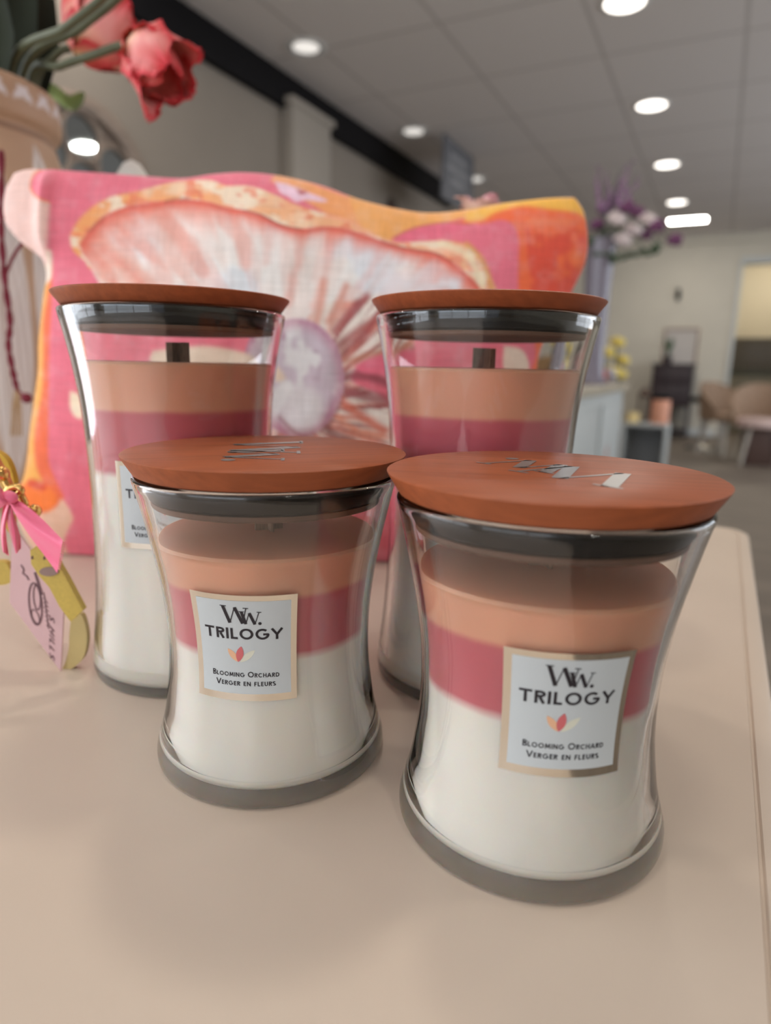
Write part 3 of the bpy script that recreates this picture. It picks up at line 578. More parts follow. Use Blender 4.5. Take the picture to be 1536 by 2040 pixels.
# inner flower: lower petals, red brown streaks
low = [(700, 600), (760, 590), (800, 620), (800, 700), (770, 700), (720, 720), (700, 760), (770, 800), (790, 880), (770, 905), (700, 900), (640, 920), (500, 940), (430, 900), (540, 860), (560, 700), (640, 610)]
al = Pn.poly(low, (242, 228, 216), 5)
s3 = fbm(ang / 5 + 77, rad / 300, 53)
Pn.mix(al * sst(.46, .66, s3) * .8, (232, 130, 106)); Pn.mix(al * sst(.56, .70, fbm(ang / 3.5 + 15, rad / 200, 57)) * .9, (160, 70, 70))
for pts, w, c in (([(672, 690), (720, 655), (770, 625)], 9, (170, 84, 80)), ([(668, 660), (700, 620), (730, 590)], 8, (180, 96, 96)), ([(684, 720), (720, 712), (790, 690)], 5, (196, 120, 90)), ([(684, 750), (730, 748), (780, 765)], 10, (146, 70, 78)), ([(684, 775), (730, 790), (790, 800)], 11, (160, 84, 88)), ([(680, 800), (720, 830), (765, 858)], 9, (222, 110, 84)), ([(672, 830), (710, 858), (760, 870)], 6, (236, 150, 120)), ([(650, 850), (670, 868), (700, 880)], 9, (140, 64, 58)), ([(560, 868), (620, 878), (700, 886)], 10, (190, 110, 92)), ([(655, 640), (672, 610), (690, 570)], 7, (226, 150, 130)), ([(630, 640), (640, 600), (644, 560)], 8, (230, 160, 140))): Pn.line(pts, w, c, 8, .85)
Pn.poly([(708, 728), (740, 715), (800, 700), (800, 752), (750, 745), (720, 742)], (236, 112, 134), 4)
# the pearl
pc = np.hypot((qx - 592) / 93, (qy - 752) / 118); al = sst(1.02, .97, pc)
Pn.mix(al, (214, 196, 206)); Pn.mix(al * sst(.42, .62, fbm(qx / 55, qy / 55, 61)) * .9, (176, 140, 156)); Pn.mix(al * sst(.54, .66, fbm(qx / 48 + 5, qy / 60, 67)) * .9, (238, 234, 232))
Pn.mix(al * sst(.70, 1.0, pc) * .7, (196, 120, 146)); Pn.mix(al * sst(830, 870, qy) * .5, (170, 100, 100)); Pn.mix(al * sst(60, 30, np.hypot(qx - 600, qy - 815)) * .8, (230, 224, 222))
Pn.line([(556, 830), (600, 868), (650, 852), (680, 800)], 2.5, (150, 80, 84), 3, .7)
# seen through the tall jars: cream petal tips on pink
Pn.poly([(140, 780), (160, 790), (165, 830), (150, 830), (140, 810)], (246, 222, 190), 5)
Pn.poly([(300, 700), (400, 690), (480, 700), (540, 720), (560, 760), (400, 740), (300, 725)], (240, 214, 190), 6)
Pn.poly([(860, 600), (900, 590), (1000, 600), (1040, 640), (1080, 700), (1060, 740), (1000, 690), (940, 700), (880, 680)], (236, 112, 134), 5); Pn.poly([(1008, 690), (1050, 700), (1064, 740), (1010, 740)], (240, 214, 196), 4)
Pn.mix(.12 * (n2 - .5) * 2 * (n2 > .5), (255, 255, 255))
nF = NU * NV; V = np.concatenate([front.reshape(-1, 3), back.reshape(-1, 3)]); F = []
idx = np.arange(nF).reshape(NV, NU)
for j in range(NV - 1):
    for i in range(NU - 1):
        a, b2, c, d = int(idx[j, i]), int(idx[j, i + 1]), int(idx[j + 1, i + 1]), int(idx[j + 1, i])
        F.append((a, d, c, b2)); F.append((a + nF, b2 + nF, c + nF, d + nF))
def stitch(seq):
    for a, b2 in zip(seq[:-1], seq[1:]): a, b2 = int(a), int(b2); F.append((a, b2, b2 + nF, a + nF))
stitch(idx[0, :]); stitch(idx[:, -1]); stitch(idx[::-1, 0]); stitch(idx[-1, ::-1])
cb = np.tile(lin((240, 190, 170)), (nF, 1))
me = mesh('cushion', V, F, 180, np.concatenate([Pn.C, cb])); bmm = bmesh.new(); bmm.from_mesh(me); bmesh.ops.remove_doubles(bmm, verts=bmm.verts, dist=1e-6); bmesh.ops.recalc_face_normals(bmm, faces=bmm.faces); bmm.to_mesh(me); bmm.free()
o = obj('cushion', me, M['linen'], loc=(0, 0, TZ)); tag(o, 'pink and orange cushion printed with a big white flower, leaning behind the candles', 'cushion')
# ------------------------------------------------------------------ carved vase at the left, with cord and tulips
VX, VY = -.400, .672
prof = [(0, 0), (.066, 0), (.0705, .004), (.078, .04), (.0875, .12), (.0900, .2), (.0880, .27), (.0835, .315), (.0785, .336), (.0768, .342), (.0776, .347), (.0822, .352), (.0838, .360), (.0838, .375), (.0815, .382), (.0775, .384), (.0745, .381), (.072, .34), (.072, .05), (0, .045)]
pf = smoothcurve(prof, 7); nA = 320; Vv = []; uvq = []
for r, z in pf:
    for j in range(nA): a = 2 * PI * j / nA; Vv.append((max(r, 1e-5) * math.cos(a), max(r, 1e-5) * math.sin(a), z)); uvq.append((a * 85.0, z * 1000))
Q = np.array(uvq); Pn = Paint(Q, (186, 152, 124)); W_ = 2 * PI * 85 / 11
x = (Q[:, 0] % W_) - W_ / 2; z = Q[:, 1]
zc_ = 182 + 0 * x; hl = 150.0; half = 21.5 * np.clip(1 - ((z - zc_) / hl) ** 2, 0, 1) ** .75; ins = sst(-1.5, 1.0, half - np.abs(x)) * (half > 0)
Pn.mix(ins, (222, 214, 210)); hb = np.sin((z - np.abs(x) * 1.0) * 2 * PI / 6.0); Pn.mix(ins * sst(.25, .9, hb) * .55, (176, 158, 148)); Pn.mix(ins * sst(1.4, .4, np.abs(x)) * .8, (180, 158, 144))
x2 = (Q[:, 0] % 24.3) - 12.15; zz = z - 367
for sg in (-1, 1):
    xr = x2 * .6 + sg * zz * .8; zr = -sg * x2 * .8 + zz * .6; Pn.mix(sst(.3, -.3, (np.abs(xr - 3.6 * sg) / 3.4) + (np.abs(zr) / 10) ** 2 - 1) * (z > 352) * (z < 383), (226, 218, 218))
Pn.mix(sst(4, 1.5, np.abs(z - 342)) * .7, (130, 98, 78))
Fv = []
for i in range(len(pf) - 1):
    for j in range(nA): k = (j + 1) % nA; Fv.append((i * nA + j, i * nA + k, (i + 1) * nA + k, (i + 1) * nA + j))
vase = obj('vase', mesh('carved_vase', Vv, Fv, 60, Pn.C), mat('vase_clay', (1, 1, 1, 1), .55, attr='Col', bump=(90, .15, .002)), loc=(VX, VY, TZ))
tag(vase, 'tan clay vase carved with white leaf shapes, holding tulips at the left edge', 'vase')
# maroon cord on the vase front
cm = mat('maroon_thread', L3(118, 36, 50), .85, bump=(500, .5, .001)); tm = mat('tan_thread', L3(176, 146, 112), .9)
cord = thing('tassel_cord', 'maroon twisted cord with a berry knot hanging down the carved vase', 'cord', (0, 0, TZ))
yc = VY - .094
def strand(pts, r, m, nm, sub=5):
    P = [aty(a, b_, yc + (c if c else 0)) for a, b_, c in pts]; return obj(nm, MB().tube(smoothcurve(P, sub), r, 8).me(nm, 60), m, cord)
base = smoothcurve([(3, 300, -.004), (3, 400, 0), (3, 470, 0), (10, 560, 0), (20, 640, 0), (17, 690, 0), (27, 745, 0), (34, 775, 0)], 8)
for k in (0, 1):
    strand([(p[0] + 3.0 * math.sin(i * .75 + PI * k), p[1], p[2] + .0015 * math.cos(i * .75 + PI * k)) for i, p in enumerate(base)], .0016, cm, 'strand', 1)
strand([(48, 480, .01), (30, 505, .004), (14, 540, 0), (9, 570, 0)], .0014, cm, 'strand')
strand([(34, 775, 0), (44, 786, -.002), (52, 792, -.003)], .0012, cm, 'strand')
kb = MB(); P = aty(53, 793, yc - .004); kb.ball(P, .0046); obj('berry_knot', kb.me('berry_knot', 60), cm, cord)
for dxp in (-8, -3, 2, 7): strand([(34 + dxp * .3, 772, 0), (34 + dxp, 815, -.001), (33 + dxp * 1.3, 868, 0)], .0009, tm, 'fringe')
# tulips
stem_m = mat('tulip_stem', L3(92, 96, 70), .5, noise=60, amount=.2); leaf_m = mat('tulip_leaf', L3(46, 50, 38), .75, spec=.15, noise=30, amount=.35, stretch=(1, 1, .15)); leaf_l = mat('tulip_leaf_young', L3(142, 172, 104), .45, noise=30, amount=.3)
pet_m = mat('tulip_petal', (1, 1, 1, 1), .55, attr='Col', sss=.15)
def petal_mesh(Lp, Wp, open_deg, curl, seed):
    r = np.random.default_rng(seed); nu_, nv_ = 15, 18; V = []; C = []; ph = r.uniform(0, 6, 4)
    for j in range(nv_ + 1):
        v_ = j / nv_; w = Wp * (math.sin(PI * min(v_ ** .75 * .93 + .04, 1)) ** .7); th = math.radians(open_deg) * v_ + curl * v_ ** 3
        for i in range(nu_ + 1):
            u_ = 2 * i / nu_ - 1; ruf = .10 * Wp * abs(u_) ** 3 * math.sin(v_ * 26 + ph[0] + u_ * 2) + .07 * Wp * v_ ** 3 * math.sin(u_ * 9 + ph[1])
            xx = u_ * w + .05 * Wp * abs(u_) * math.sin(v_ * 17 + ph[2]); out = Lp * (math.sin(th) * v_ * .9 + .28 * math.sin(PI * v_ ** .8) * math.cos(th * .5)) - .55 * w * u_ * u_ * (1 - v_ * .4) + ruf
            V.append((xx, -out, Lp * v_ * math.cos(th * .8)))
            e = max(abs(u_) ** 2.2, v_ ** 3); nz = vnoise(np.array([u_ * 4 + seed]), np.array([v_ * 5.0]), 5)[0]
            k = min(1, max(0, e * 1.15 + (nz - .5) * .5)); base = lin((246, 206, 150)) * (1 - min(v_ * 2.2, 1)) + lin((244, 168, 160)) * min(v_ * 2.2, 1); C.append(base * (1 - k) + lin((222, 62, 70)) * k)
    F = [(j * (nu_ + 1) + i, j * (nu_ + 1) + i + 1, (j + 1) * (nu_ + 1) + i + 1, (j + 1) * (nu_ + 1) + i) for j in range(nv_) for i in range(nu_)]
    return mesh('tulip_petal', V, F, 180, np.array(C))
def leaf_mesh(P, wid, tilt=(1, 0, 0), fold=.35):
    C_ = smoothcurve(P, 8); n = len(C_); V = []; F = []; sd = Vector(tilt).normalized()
    for i, p in enumerate(C_):
        t = i / (n - 1); w = wid * (math.sin(PI * (t * .86 + .14)) ** .7) * (1 if t < .98 else .3); tg = Vector(C_[min(i + 1, n - 1)] - C_[max(i - 1, 0)]).normalized(); a = (sd - tg * sd.dot(tg)).normalized(); nn = a.cross(tg)
        for k in (-1, -.5, 0, .5, 1): V.append(Vector(p) + a * w * k + nn * (w * fold * (k * k - .5)))
    for i in range(n - 1):
        for k in range(4): F.append((i * 5 + k, i * 5 + k + 1, i * 5 + k + 6, i * 5 + k + 5))
    me = mesh('tulip_leaf', V, F, 180); return me
def tulip(label, path, axis, scale, seeds, opening, leaves=()):
    t = thing('tulip', label, 'flower', (VX, VY, TZ + .05), 0, 'coral tulips in the carved vase')
    off = np.array([VX, VY, .05]); P = [np.array(p) - off for p in path]
    rx_, ry_ = ((.067, .0), (.055, .030), (.062, -.024), (.066, -.012))[seeds - 1]; C_ = smoothcurve([np.array([rx_ * .8, ry_ * 1.2, 0]), np.array([rx_ * .9, ry_ * 1.1, .20]), np.array([rx_, ry_, .341])] + P, 8)
    obj('stem', MB().tube(C_, .0034, 10).me('tulip_stem', 60), stem_m, t)
    q = Vector((0, 0, 1)).rotation_difference(Vector(axis)); tip = Vector(C_[-1])
    for k in range(7):
        inn = k >= 4; pm = petal_mesh(.072 * scale * (1 if not inn else .9), .030 * scale * (1 if not inn else .85), opening * (1 if not inn else .45) + 6 * math.sin(seeds + k * 2), .25 * math.sin(k * 3 + seeds), seeds * 10 + k)
        o_ = obj('petal', pm, pet_m, t); a = 2 * PI * (k / 4 if not inn else (k - 4) / 3 + .15) + seeds; o_.matrix_local = Matrix.Translation(tip) @ q.to_matrix().to_4x4() @ Matrix.Rotation(a, 4, 'Z') @ Matrix.Translation((0, -.003, 0))
    for pl, wd, tl, mm in leaves: obj('leaf', leaf_mesh([np.array(p) - off for p in pl], wd, tl), mm, t)
    return t
A = aty
yv = .64
tulip('open coral tulip drooping to the right over the cushion, in front of the dark band', [A(120, 132, .65), A(190, 108, yv - .01), A(232, 93, yv - .015), A(262, 86, yv - .02)], (.62, -.22, -.48), .86, 1, 25, [(((VX + .034, VY + .036, .30), (VX + .050, VY + .054, .398), A(140, 207, .745), A(168, 184, .75)), .0095, (.5, 0, -1), leaf_l)])
tulip('half-hidden coral tulip behind the crossing stems near the top left', [A(112, 110, .70), A(140, 96, .70)], (.45, .1, .30), 1.05, 2, 44, [(((VX + .008, VY + .012, .30), A(22, 130, .69), A(36, 50, .69), A(60, -80, .69)), .022, (1, .1, 0), leaf_m), (((VX + .014, VY + .03, .30), A(70, 130, .715), A(84, 60, .715), A(92, -60, .715)), .017, (1, .4, 0), leaf_m)])
tulip('tulip with a long bare stem leaning to the upper right out of the photo', [A(132, 54, .61), A(206, -6, yv - .04), A(262, -80, yv - .045)], (.5, 0, .8), 1, 3, 25, [(((VX + .01, VY - .02, .30), A(-14, 120, .64), A(-6, 50, .64), A(-20, -70, .64)), .020, (1, -.2, 0), leaf_m)])
tulip('tulip on a second bare stem beside it, cut by the top of the photo', [A(160, 56, .636), A(236, -6, yv - .01), A(300, -90, yv - .01)], (.6, 0, .7), 1, 4, 25)

# ------------------------------------------------------------------ key fob with tag and bow, front left
gold = mat('gold_metal', L3(214, 172, 104), .22, 1.0); pinkr = mat('pink_satin', L3(255, 118, 152), .35, bump=(400, .1, .0005)); pinkr.node_tree.nodes['Principled BSDF'].inputs['Sheen Weight'].default_value = .4
yel = mat('yellow_rubber', L3(206, 176, 84), .45, noise=700, amount=.1); yel2 = mat('yellow_strap', L3(200, 176, 118), .5); card = mat('mauve_card', L3(204, 164, 162), .6); cink = mat('brown_print', L3(98, 62, 66), .6); mus = mat('mustard_leather', L3(206, 164, 40), .55)
fob = thing('key_fob', 'gold key fob with a pink bow, yellow strap and mauve paper tag at the left edge', 'key fob', (0, 0, TZ)); fob['label'] = 'gold key fob with pink bow, yellow strap and mauve tag, beside the tall candle'
def px3(pts, y): return [aty(a, b_, y) for a, b_ in pts]
cl = MB(); cl.tube(smoothcurve(px3([(-30, 880), (-8, 925), (4, 945), (14, 966), (24, 980)], .285), 6), [.0026] * 25, 12)
obj('clasp', cl.me('clasp', 60), gold, fob)
obj('clasp', MB().tube(smoothcurve(px3([(26, 978), (40, 985), (48, 1000), (52, 1012), (66, 1018)], .285), 6), .0017, 10).ball(aty(69, 1018, .285), .0030).ball(aty(2, 944, .284), .0036).me('clasp_hook', 60), gold, fob)
obj('ring', MB().tube(smoothcurve(px3([(12, 984), (20, 972), (34, 970), (42, 976), (36, 984), (22, 988), (12, 984)], .282), 6), .0016, 10, False).me('ring', 60), gold, fob)
def slab(pts, y, th, name, m, parent, curve=True, ys=None):
    P = smoothcurve(list(pts) + [pts[0]], 4)[:-1] if curve else np.array(pts, float); n = len(P)
    A_ = [aty(a, b_, ys(a, b_) if ys else y) for a, b_ in P]; V = [p for p in A_] + [p + np.array([0, th, 0]) for p in A_]
    me = mesh(name, V, [tuple(range(n))[::-1], tuple(range(n, 2 * n))] + [(j, (j + 1) % n, n + (j + 1) % n, n + j) for j in range(n)], None); return obj(name, me, m, parent)
# tag: a card seen at a slant
c0, c1, c2, c3 = aty(24, 1046, .300), aty(19, 1200, .298), aty(121, 1337.5, .2868), aty(122, 1184, .2888)
ex = c2 - c1; ey = c0 - c1; nn = np.cross(ex, ey); nn /= np.linalg.norm(nn); nn = nn if nn[1] < 0 else -nn
Vt = [c1, c2, c2 + ey, c0]; Vt += [p - nn * .0006 for p in Vt]
tagc = obj('paper_tag', mesh('paper_tag', Vt, [(0, 1, 2, 3), (7, 6, 5, 4), (0, 4, 5, 1), (1, 5, 6, 2), (2, 6, 7, 3), (3, 7, 4, 0)], None), card, fob)
def on_tag(pxy):   # photo pixel on the card's plane
    d = ray(*pxy); o_ = np.array([0, 0, CAM_H]); t = ((c1 - o_) @ nn) / (d @ nn); return o_ + t * d + nn * .0002
def tag_ink(name, V2, F): obj(name, mesh(name, [on_tag(p) for p in V2], F), cink, tagc)
def tstroke(name, pts, w, closed=False): v_, f_ = thick(pts, w, None, closed); tag_ink(name, v_, f_)
ell = lambda cx, cy, rx, ry, sk, a0=0, a1=360, n=26: [(cx + rx * math.cos(math.radians(a0 + (a1 - a0) * i / n)), cy + ry * math.sin(math.radians(a0 + (a1 - a0) * i / n)) + sk * rx * math.cos(math.radians(a0 + (a1 - a0) * i / n))) for i in range(n + 1)]
tstroke('emblem', ell(71, 1203, 13, 40, .9)[:-1], 3.2, True); tstroke('emblem', ell(74, 1190, 7, 24, .9)[:-1], 2.4, True); tstroke('emblem', [(70, 1140), (78, 1165), (84, 1185)], 5); tstroke('emblem', ell(71, 1228, 8, 12, .9)[:-1], 2, True)
tstroke('emblem', [(42, 1125), (48, 1134), (46, 1142), (54, 1148), (58, 1156)], 2.6); tstroke('emblem', [(88, 1180), (97, 1252)], 1.6)
for k in range(7): tstroke('emblem', [(86 + k * 1.1, 1190 + k * 9), (96 + k * .6, 1202 + k * 8.4)], 1.3)
v_, f_ = text_geo("s hills".upper(), 1, 1, None, .16, .28)
xs = [p[0] for p in v_]; L_ = max(xs) - min(xs)
tag_ink('lettering', [(99 + p[1] * 10 , 1222 + (p[0] - min(xs)) / L_ * 86 + p[1] * 12) for p in v_], f_)
slab([(60, 1096), (72, 1088), (96, 1092), (110, 1112), (118, 1130), (130, 1150), (165, 1216), (141, 1239), (118, 1208), (98, 1170), (78, 1148), (62, 1124)], .2795, .004, 'pendant', yel, fob, False)
pen = fob.children[-1]
slab(ell(97, 1139, 19, 9, 0)[:-1], .2789, .0012, 'oval_patch', mat('taupe_rubber', L3(150, 122, 112), .5), pen, False)
for e in ((64, 1111), (88, 1112)): slab(ell(e[0], e[1], 2, 3.6, 0, n=10)[:-1], .2793, .0008, 'dot', cink, pen, False)
slab([(141, 1238), (160, 1224), (170, 1248), (173, 1278), (166, 1310), (146, 1330), (124, 1339), (131, 1316), (137, 1290), (138, 1262)], .289, .0035, 'strap', yel2, fob, True)
slab([(-30, 1120), (0, 1119), (14, 1124), (21, 1140), (20, 1160), (0, 1166), (-30, 1164)], .300, .004, 'strap', yel, fob)
slab([(-30, 890), (4, 906), (20, 930), (28, 962), (20, 968), (10, 945), (-6, 926), (-30, 915)], .296, .004, 'strap', mus, fob)
slab([(8, 1042), (20, 1028), (24, 1044), (20, 1062), (12, 1052)], .294, .004, 'strap', mus, fob)
def ribbon(pairs, name, y0, y1, parent, wave=.002):
    Lp = smoothcurve([p[0] for p in pairs], 5); Rp = smoothcurve([p[1] for p in pairs], 5); n = len(Lp); V = []; F = []
    for i in range(n):
        t = i / (n - 1)
        for k in range(9): s_ = k / 8; q = Lp[i] * (1 - s_) + Rp[i] * s_; V.append(aty(q[0], q[1], y0 + (y1 - y0) * t + wave * math.sin(s_ * PI * 1.6 + t * 4)))
    for i in range(n - 1):
        for k in range(8): F.append((i * 9 + k, i * 9 + k + 1, (i + 1) * 9 + k + 1, (i + 1) * 9 + k))
    return obj(name, mesh(name, V, F, 180), pinkr, parent)
bow = obj('ribbon_bow', MB().ball(aty(17, 992, .277), .0036, sc=(1.1, .8, .9)).me('bow_knot', 60), pinkr, fob)
tl = ribbon([((26, 992), (20, 1004)), ((48, 1004), (34, 1030)), ((80, 1030), (62, 1072)), ((106, 1056), (88, 1106)), ((125, 1076), (114, 1142))], 'ribbon_tail', .277, .271, bow)
ribbon([((8, 1000), (20, 1000)), ((2, 1040), (14, 1030)), ((2, 1075), (12, 1062)), ((6, 1100), (18, 1108))], 'ribbon_tail', .277, .280, bow)
ribbon([((14, 1004), (24, 1000)), ((14, 1040), (28, 1026)), ((22, 1072), (40, 1066)), ((32, 1104), (42, 1092))], 'ribbon_tail', .278, .282, bow)
ribbon([((12, 984), (14, 1002)), ((0, 972), (2, 1012)), ((-20, 965), (-20, 1020))], 'ribbon_loop', .276, .272, bow)
fr = MB()
for k in range(13):
    s_ = k / 12; x_, y_ = 125 - 9 * s_, 1080 + 52 * s_; fr.tube([aty(x_ - 2, y_, .2712), aty(x_ + 6 - 2 * s_, y_ + 2, .2708)], .00022, 5)
obj('fringe', fr.me('ribbon_fringe', 60), pinkr, bow)

# ------------------------------------------------------------------ behind the cushion
t = thing('pink_flower', 'pink and yellow flower peeking over the cushion below the grey sign', 'flower', (.080, .66, TZ), 0)
pk = mat('pink_bloom', (1, 1, 1, 1), .6, attr='Col')
for k in range(9):
    pm = petal_mesh(.034, .012, 62 if k < 5 else 34, .2, 50 + k); o_ = obj('petal', pm, pk, t); c_at = pm.color_attributes['Col']; n_ = len(pm.vertices); cc = np.ones((n_, 4)); zz = np.array([v_.co.z for v_ in pm.vertices]); kk = np.clip(zz / .03, 0, 1)[:, None]
    cc[:, :3] = lin((240, 214, 150)) * (1 - kk) + lin((232, 170, 190)) * kk; c_at.data.foreach_set('color', cc.ravel())
    o_.matrix_local = Matrix.Translation((0, 0, .272)) @ Matrix.Rotation(.25, 4, 'Y') @ Matrix.Rotation(2 * PI * k / 5 + .3 * (k > 4), 4, 'Z')
obj('stem', MB().tube(smoothcurve([(.0, 0, .012), (.003, 0, .12), (0, 0, .273)], 6), .002, 8).me('flower_stem', 60), stem_m, t)
vb = obj('bud_vase', MB().lathe([(0, 0), (.024, 0), (.027, .01), (.026, .05), (.014, .09), (.012, .12), (.010, .12), (.011, .09), (.022, .05), (.022, .008), (0, .006)], 40).me('bud_vase', 50), mat('white_ceramic', L3(228, 224, 218), .3), loc=(.080, .66, TZ)); tag(vb, 'small white bud vase behind the cushion, holding the pink flower', 'vase')
P = aty(262, 318, .70)
fn = obj('finial', MB().lathe([(0, 0), (.03, 0), (.03, .006), (.012, .012), (.009, .1), (.012, P[2] - .03), (.019, P[2] - .026), (.017, P[2] - .018), (.008, P[2] - .004), (0, P[2])], 32).me('finial', 50), mat('white_wood', L3(226, 222, 212), .6), loc=(P[0], P[1], TZ)); tag(fn, 'white pointed finial just above the cushion, before the round mirror', 'ornament')

# ------------------------------------------------------------------ left wall and ceiling things
def wallY(s, z, R=-2.80): return RSP(R, s, z)
t = thing('round_mirror', 'round brown framed mirror with ring tracery on the left wall', 'mirror', RSP(-2.80, 2.37, .95), 0); t.rotation_euler = (0, math.radians(-2.0), -YAW - math.radians(2.2))
fm = mat('greige_wood', L3(140, 124, 112), .6, noise=8, amount=.25, stretch=(1, 1, 6)); mm = mat('mirror_glass', L3(168, 176, 178), .03, 1.0)
def ringx(cy, cz, r, w, d):     # ring standing on the wall, facing +x
    V, F = [], []; m_ = MB(); m_.lathe([(r - w, 0), (r - w, d * .8), (r - w * .6, d), (r - w * .35, d), (r, d * .7), (r, 0)], 56); return [(z_, cy + y_, cz + x_) for x_, y_, z_ in m_.V], m_.F
fr = MB(); fr.add(*ringx(0, 0, .39, .075, .05)); cs = [(0, 0)] + [(.205 * math.cos(math.radians(a)), .205 * math.sin(math.radians(a))) for a in (30, 90, 150, 210, 270, 330)]
for cy, cz in cs: fr.add(*ringx(cy, cz, .115, .022, .035))
obj('frame', fr.me('mirror_frame', 50), fm, t)
bk = MB().lathe([(0, .004), (.33, .004), (.33, 0)], 56); obj('backing', mesh('mirror_backing', [(z_, y_, x_) for x_, y_, z_ in bk.V], bk.F), fm, t)
for cy, cz in cs:
    q = MB().lathe([(0, .012), (.096, .012), (.096, .0045)], 40); obj('mirror_pane', mesh('mirror_pane', [(z_, cy + y_, cz + x_) for x_, y_, z_ in q.V], q.F), mm, t)
q = MB().lathe([(0, .03), (.13, .028), (.17, .02), (.18, 0)], 40); o = obj('wall_ornament', mesh('wall_ornament', [(z_, y_ * .8, x_ * 1.3) for x_, y_, z_ in q.V], q.F, 40), mat('dark_brown_wood', L3(74, 58, 50), .6), loc=RSP(-2.80, 5.66, 1.37), rot=ROT); tag(o, 'dark brown oval wall ornament on the left wall below the band', 'wall ornament')
t = thing('hanging_sign', 'grey banner sign hanging from the ceiling beside the end of the band', 'sign', RSP(-2.2, 5.72, ZC), -YAW)
gs = mat('grey_sign', L3(104, 104, 108), .6); gs2 = mat('pale_print', L3(142, 142, 144), .6)
pn = obj('sign_panel', MB().rbox(-.012, .012, -.36, .36, -.50, -.03, .004).me('sign_panel', 30), gs, t)
for sgn in (-.28, .28): obj('hanger', MB().tube([(0, sgn, -.03), (0, sgn, 0)], .004, 8).me('hanger', 60), gs, t)
for zz, w in ((-.14, .22), (-.23, .28), (-.32, .18)): obj('print_line', MB().box(.0121, .0135, -w, w * .7, zz - .03, zz + .015).me('print_line', None), gs2, pn)

# ------------------------------------------------------------------ sales counter and what stands on it
CR = (-1.25, -.50); CS = (1.7, 4.30); CZ = .07
t = thing('sales_counter', 'white panelled sales counter with a beige worktop, right of the cushion', 'counter', RSP(-.5, 4.3, ZF), -YAW)
H_ = CZ - ZF
obj('body', MB().rbox(-.72, -.02, -2.58, -.02, 0, H_ - .04, .004).me('counter_body', 30), M['shaded_white_paint'], t)
obj('worktop', MB().rbox(-.75, .012, -2.6, .012, H_ - .04, H_, .006).me('worktop', 30), M['counter_top'], t)
for k in range(3): obj('panel', MB().rbox(-.02, -.008, -2.5 + k * .83, -1.75 + k * .83, .12, H_ - .1, .003).me('counter_panel', 30), mat('pale_panel', L3(180, 184, 182), .5), t)  # panel colour lowered like the body, for the weaker light there
obj('decal', mesh('counter_decal', [(-.0075, -.62 + .055 * math.cos(a) + .05 * math.sin(a), .40 + .11 * math.sin(a)) for a in np.linspace(0, 2 * PI, 20)[:-1]], [tuple(range(19))]), mat('faded_red_print', L3(176, 132, 124), .6), t)
t = thing('flower_vase', 'tall smoky grey glass vase of purple and white flowers on the counter', 'vase', RSP(-.60, 3.55, CZ), 0)
obj('vase_body', MB().lathe([(0, 0), (.08, 0), (.085, .008), (.066, .05), (.060, .2), (.063, .45), (.072, .66), (.079, .70), (.075, .70), (.068, .66), (.058, .45), (.055, .2), (.058, .05), (0, .03)], 48).me('grey_vase', 50), mat('smoky_glass', L3(122, 115, 126), .2), t)
vp = RSP(-.60, 3.55, CZ); fm1 = mat('bloom_white', L3(222, 206, 204), .7); fm2 = mat('bloom_purple', L3(112, 62, 98), .7); fm3 = mat('green_sprig', L3(66, 82, 58), .7); fm4 = mat('bloom_mauve', L3(150, 112, 146), .7)
def bloom_me(r, n, seed):
    q = MB(); rr = random.Random(seed)
    for k in range(n):
        a, e = rr.uniform(0, 2 * PI), rr.uniform(-.5, 1.2); d = Vector((math.cos(a) * math.cos(e), math.sin(a) * math.cos(e), math.sin(e)))
        q.ball(d * r * .6, r * .48, 8, 6, (1, 1, .75))
    q.ball((0, 0, 0), r * .6, 10, 7); return q.me('bloom', 60)
bl = [bloom_me(.043, 14, 1), bloom_me(.036, 12, 2)]
def spray(px, py, y_off, kind, mm, label, grp, r=1.0):
    tgt = None; d = ray(px, py); s_dir = d[0] * SY + d[1] * CY; tt = (3.55 + y_off) / s_dir; P = Vector((tt * d[0], tt * d[1], CAM_H + tt * d[2] + TZ))
    b0 = vp + Vector((0, 0, .64)); t = thing(kind, label, 'flower', b0, 0, grp); rel = P - b0; spray.n += 1; ga = spray.n * 2.39996; gr = .0085 * math.sqrt(spray.n); gx, gy = gr * math.cos(ga), gr * math.sin(ga); rx_, ry_ = gx * .62 + rel.x * .06, gy * .62 + rel.y * .06
    obj('stem', MB().tube(smoothcurve([(gx * .3, gy * .3, -.3), (gx, gy, 0.03), (rel.x * .5 + gx * .6, rel.y * .5 + gy * .6, max(rel.z * .56 + .03, .115)), tuple(rel)], 5), .0022, 6).me('flower_stem', 60), fm3, t)
    return t, rel
spray.n = 0
whites = [(1228, 438), (1262, 458), (1205, 462), (1290, 440), (1240, 480)]
for k, (a, b_) in enumerate(whites): t, rel = spray(a, b_, (-.12, .0, .1, .06, -.04)[k], 'white_flower', fm1, 'white bloom low in the tall grey vase on the counter', 'white blooms in the grey vase'); obj('bloom', bl[0].copy(), fm1, t, rel)
for k, (a, b_) in enumerate([(1205, 420), (1250, 415), (1270, 425), (1308, 452), (1344, 480), (1190, 450), (1285, 468)]): t, rel = spray(a, b_, (.12, -.14, .14, -.12, .0, -.02, .14)[k], 'purple_flower', fm2, 'dark purple bloom among the white ones in the grey vase', 'purple blooms in the grey vase'); obj('bloom', bl[1].copy(), fm2, t, rel)
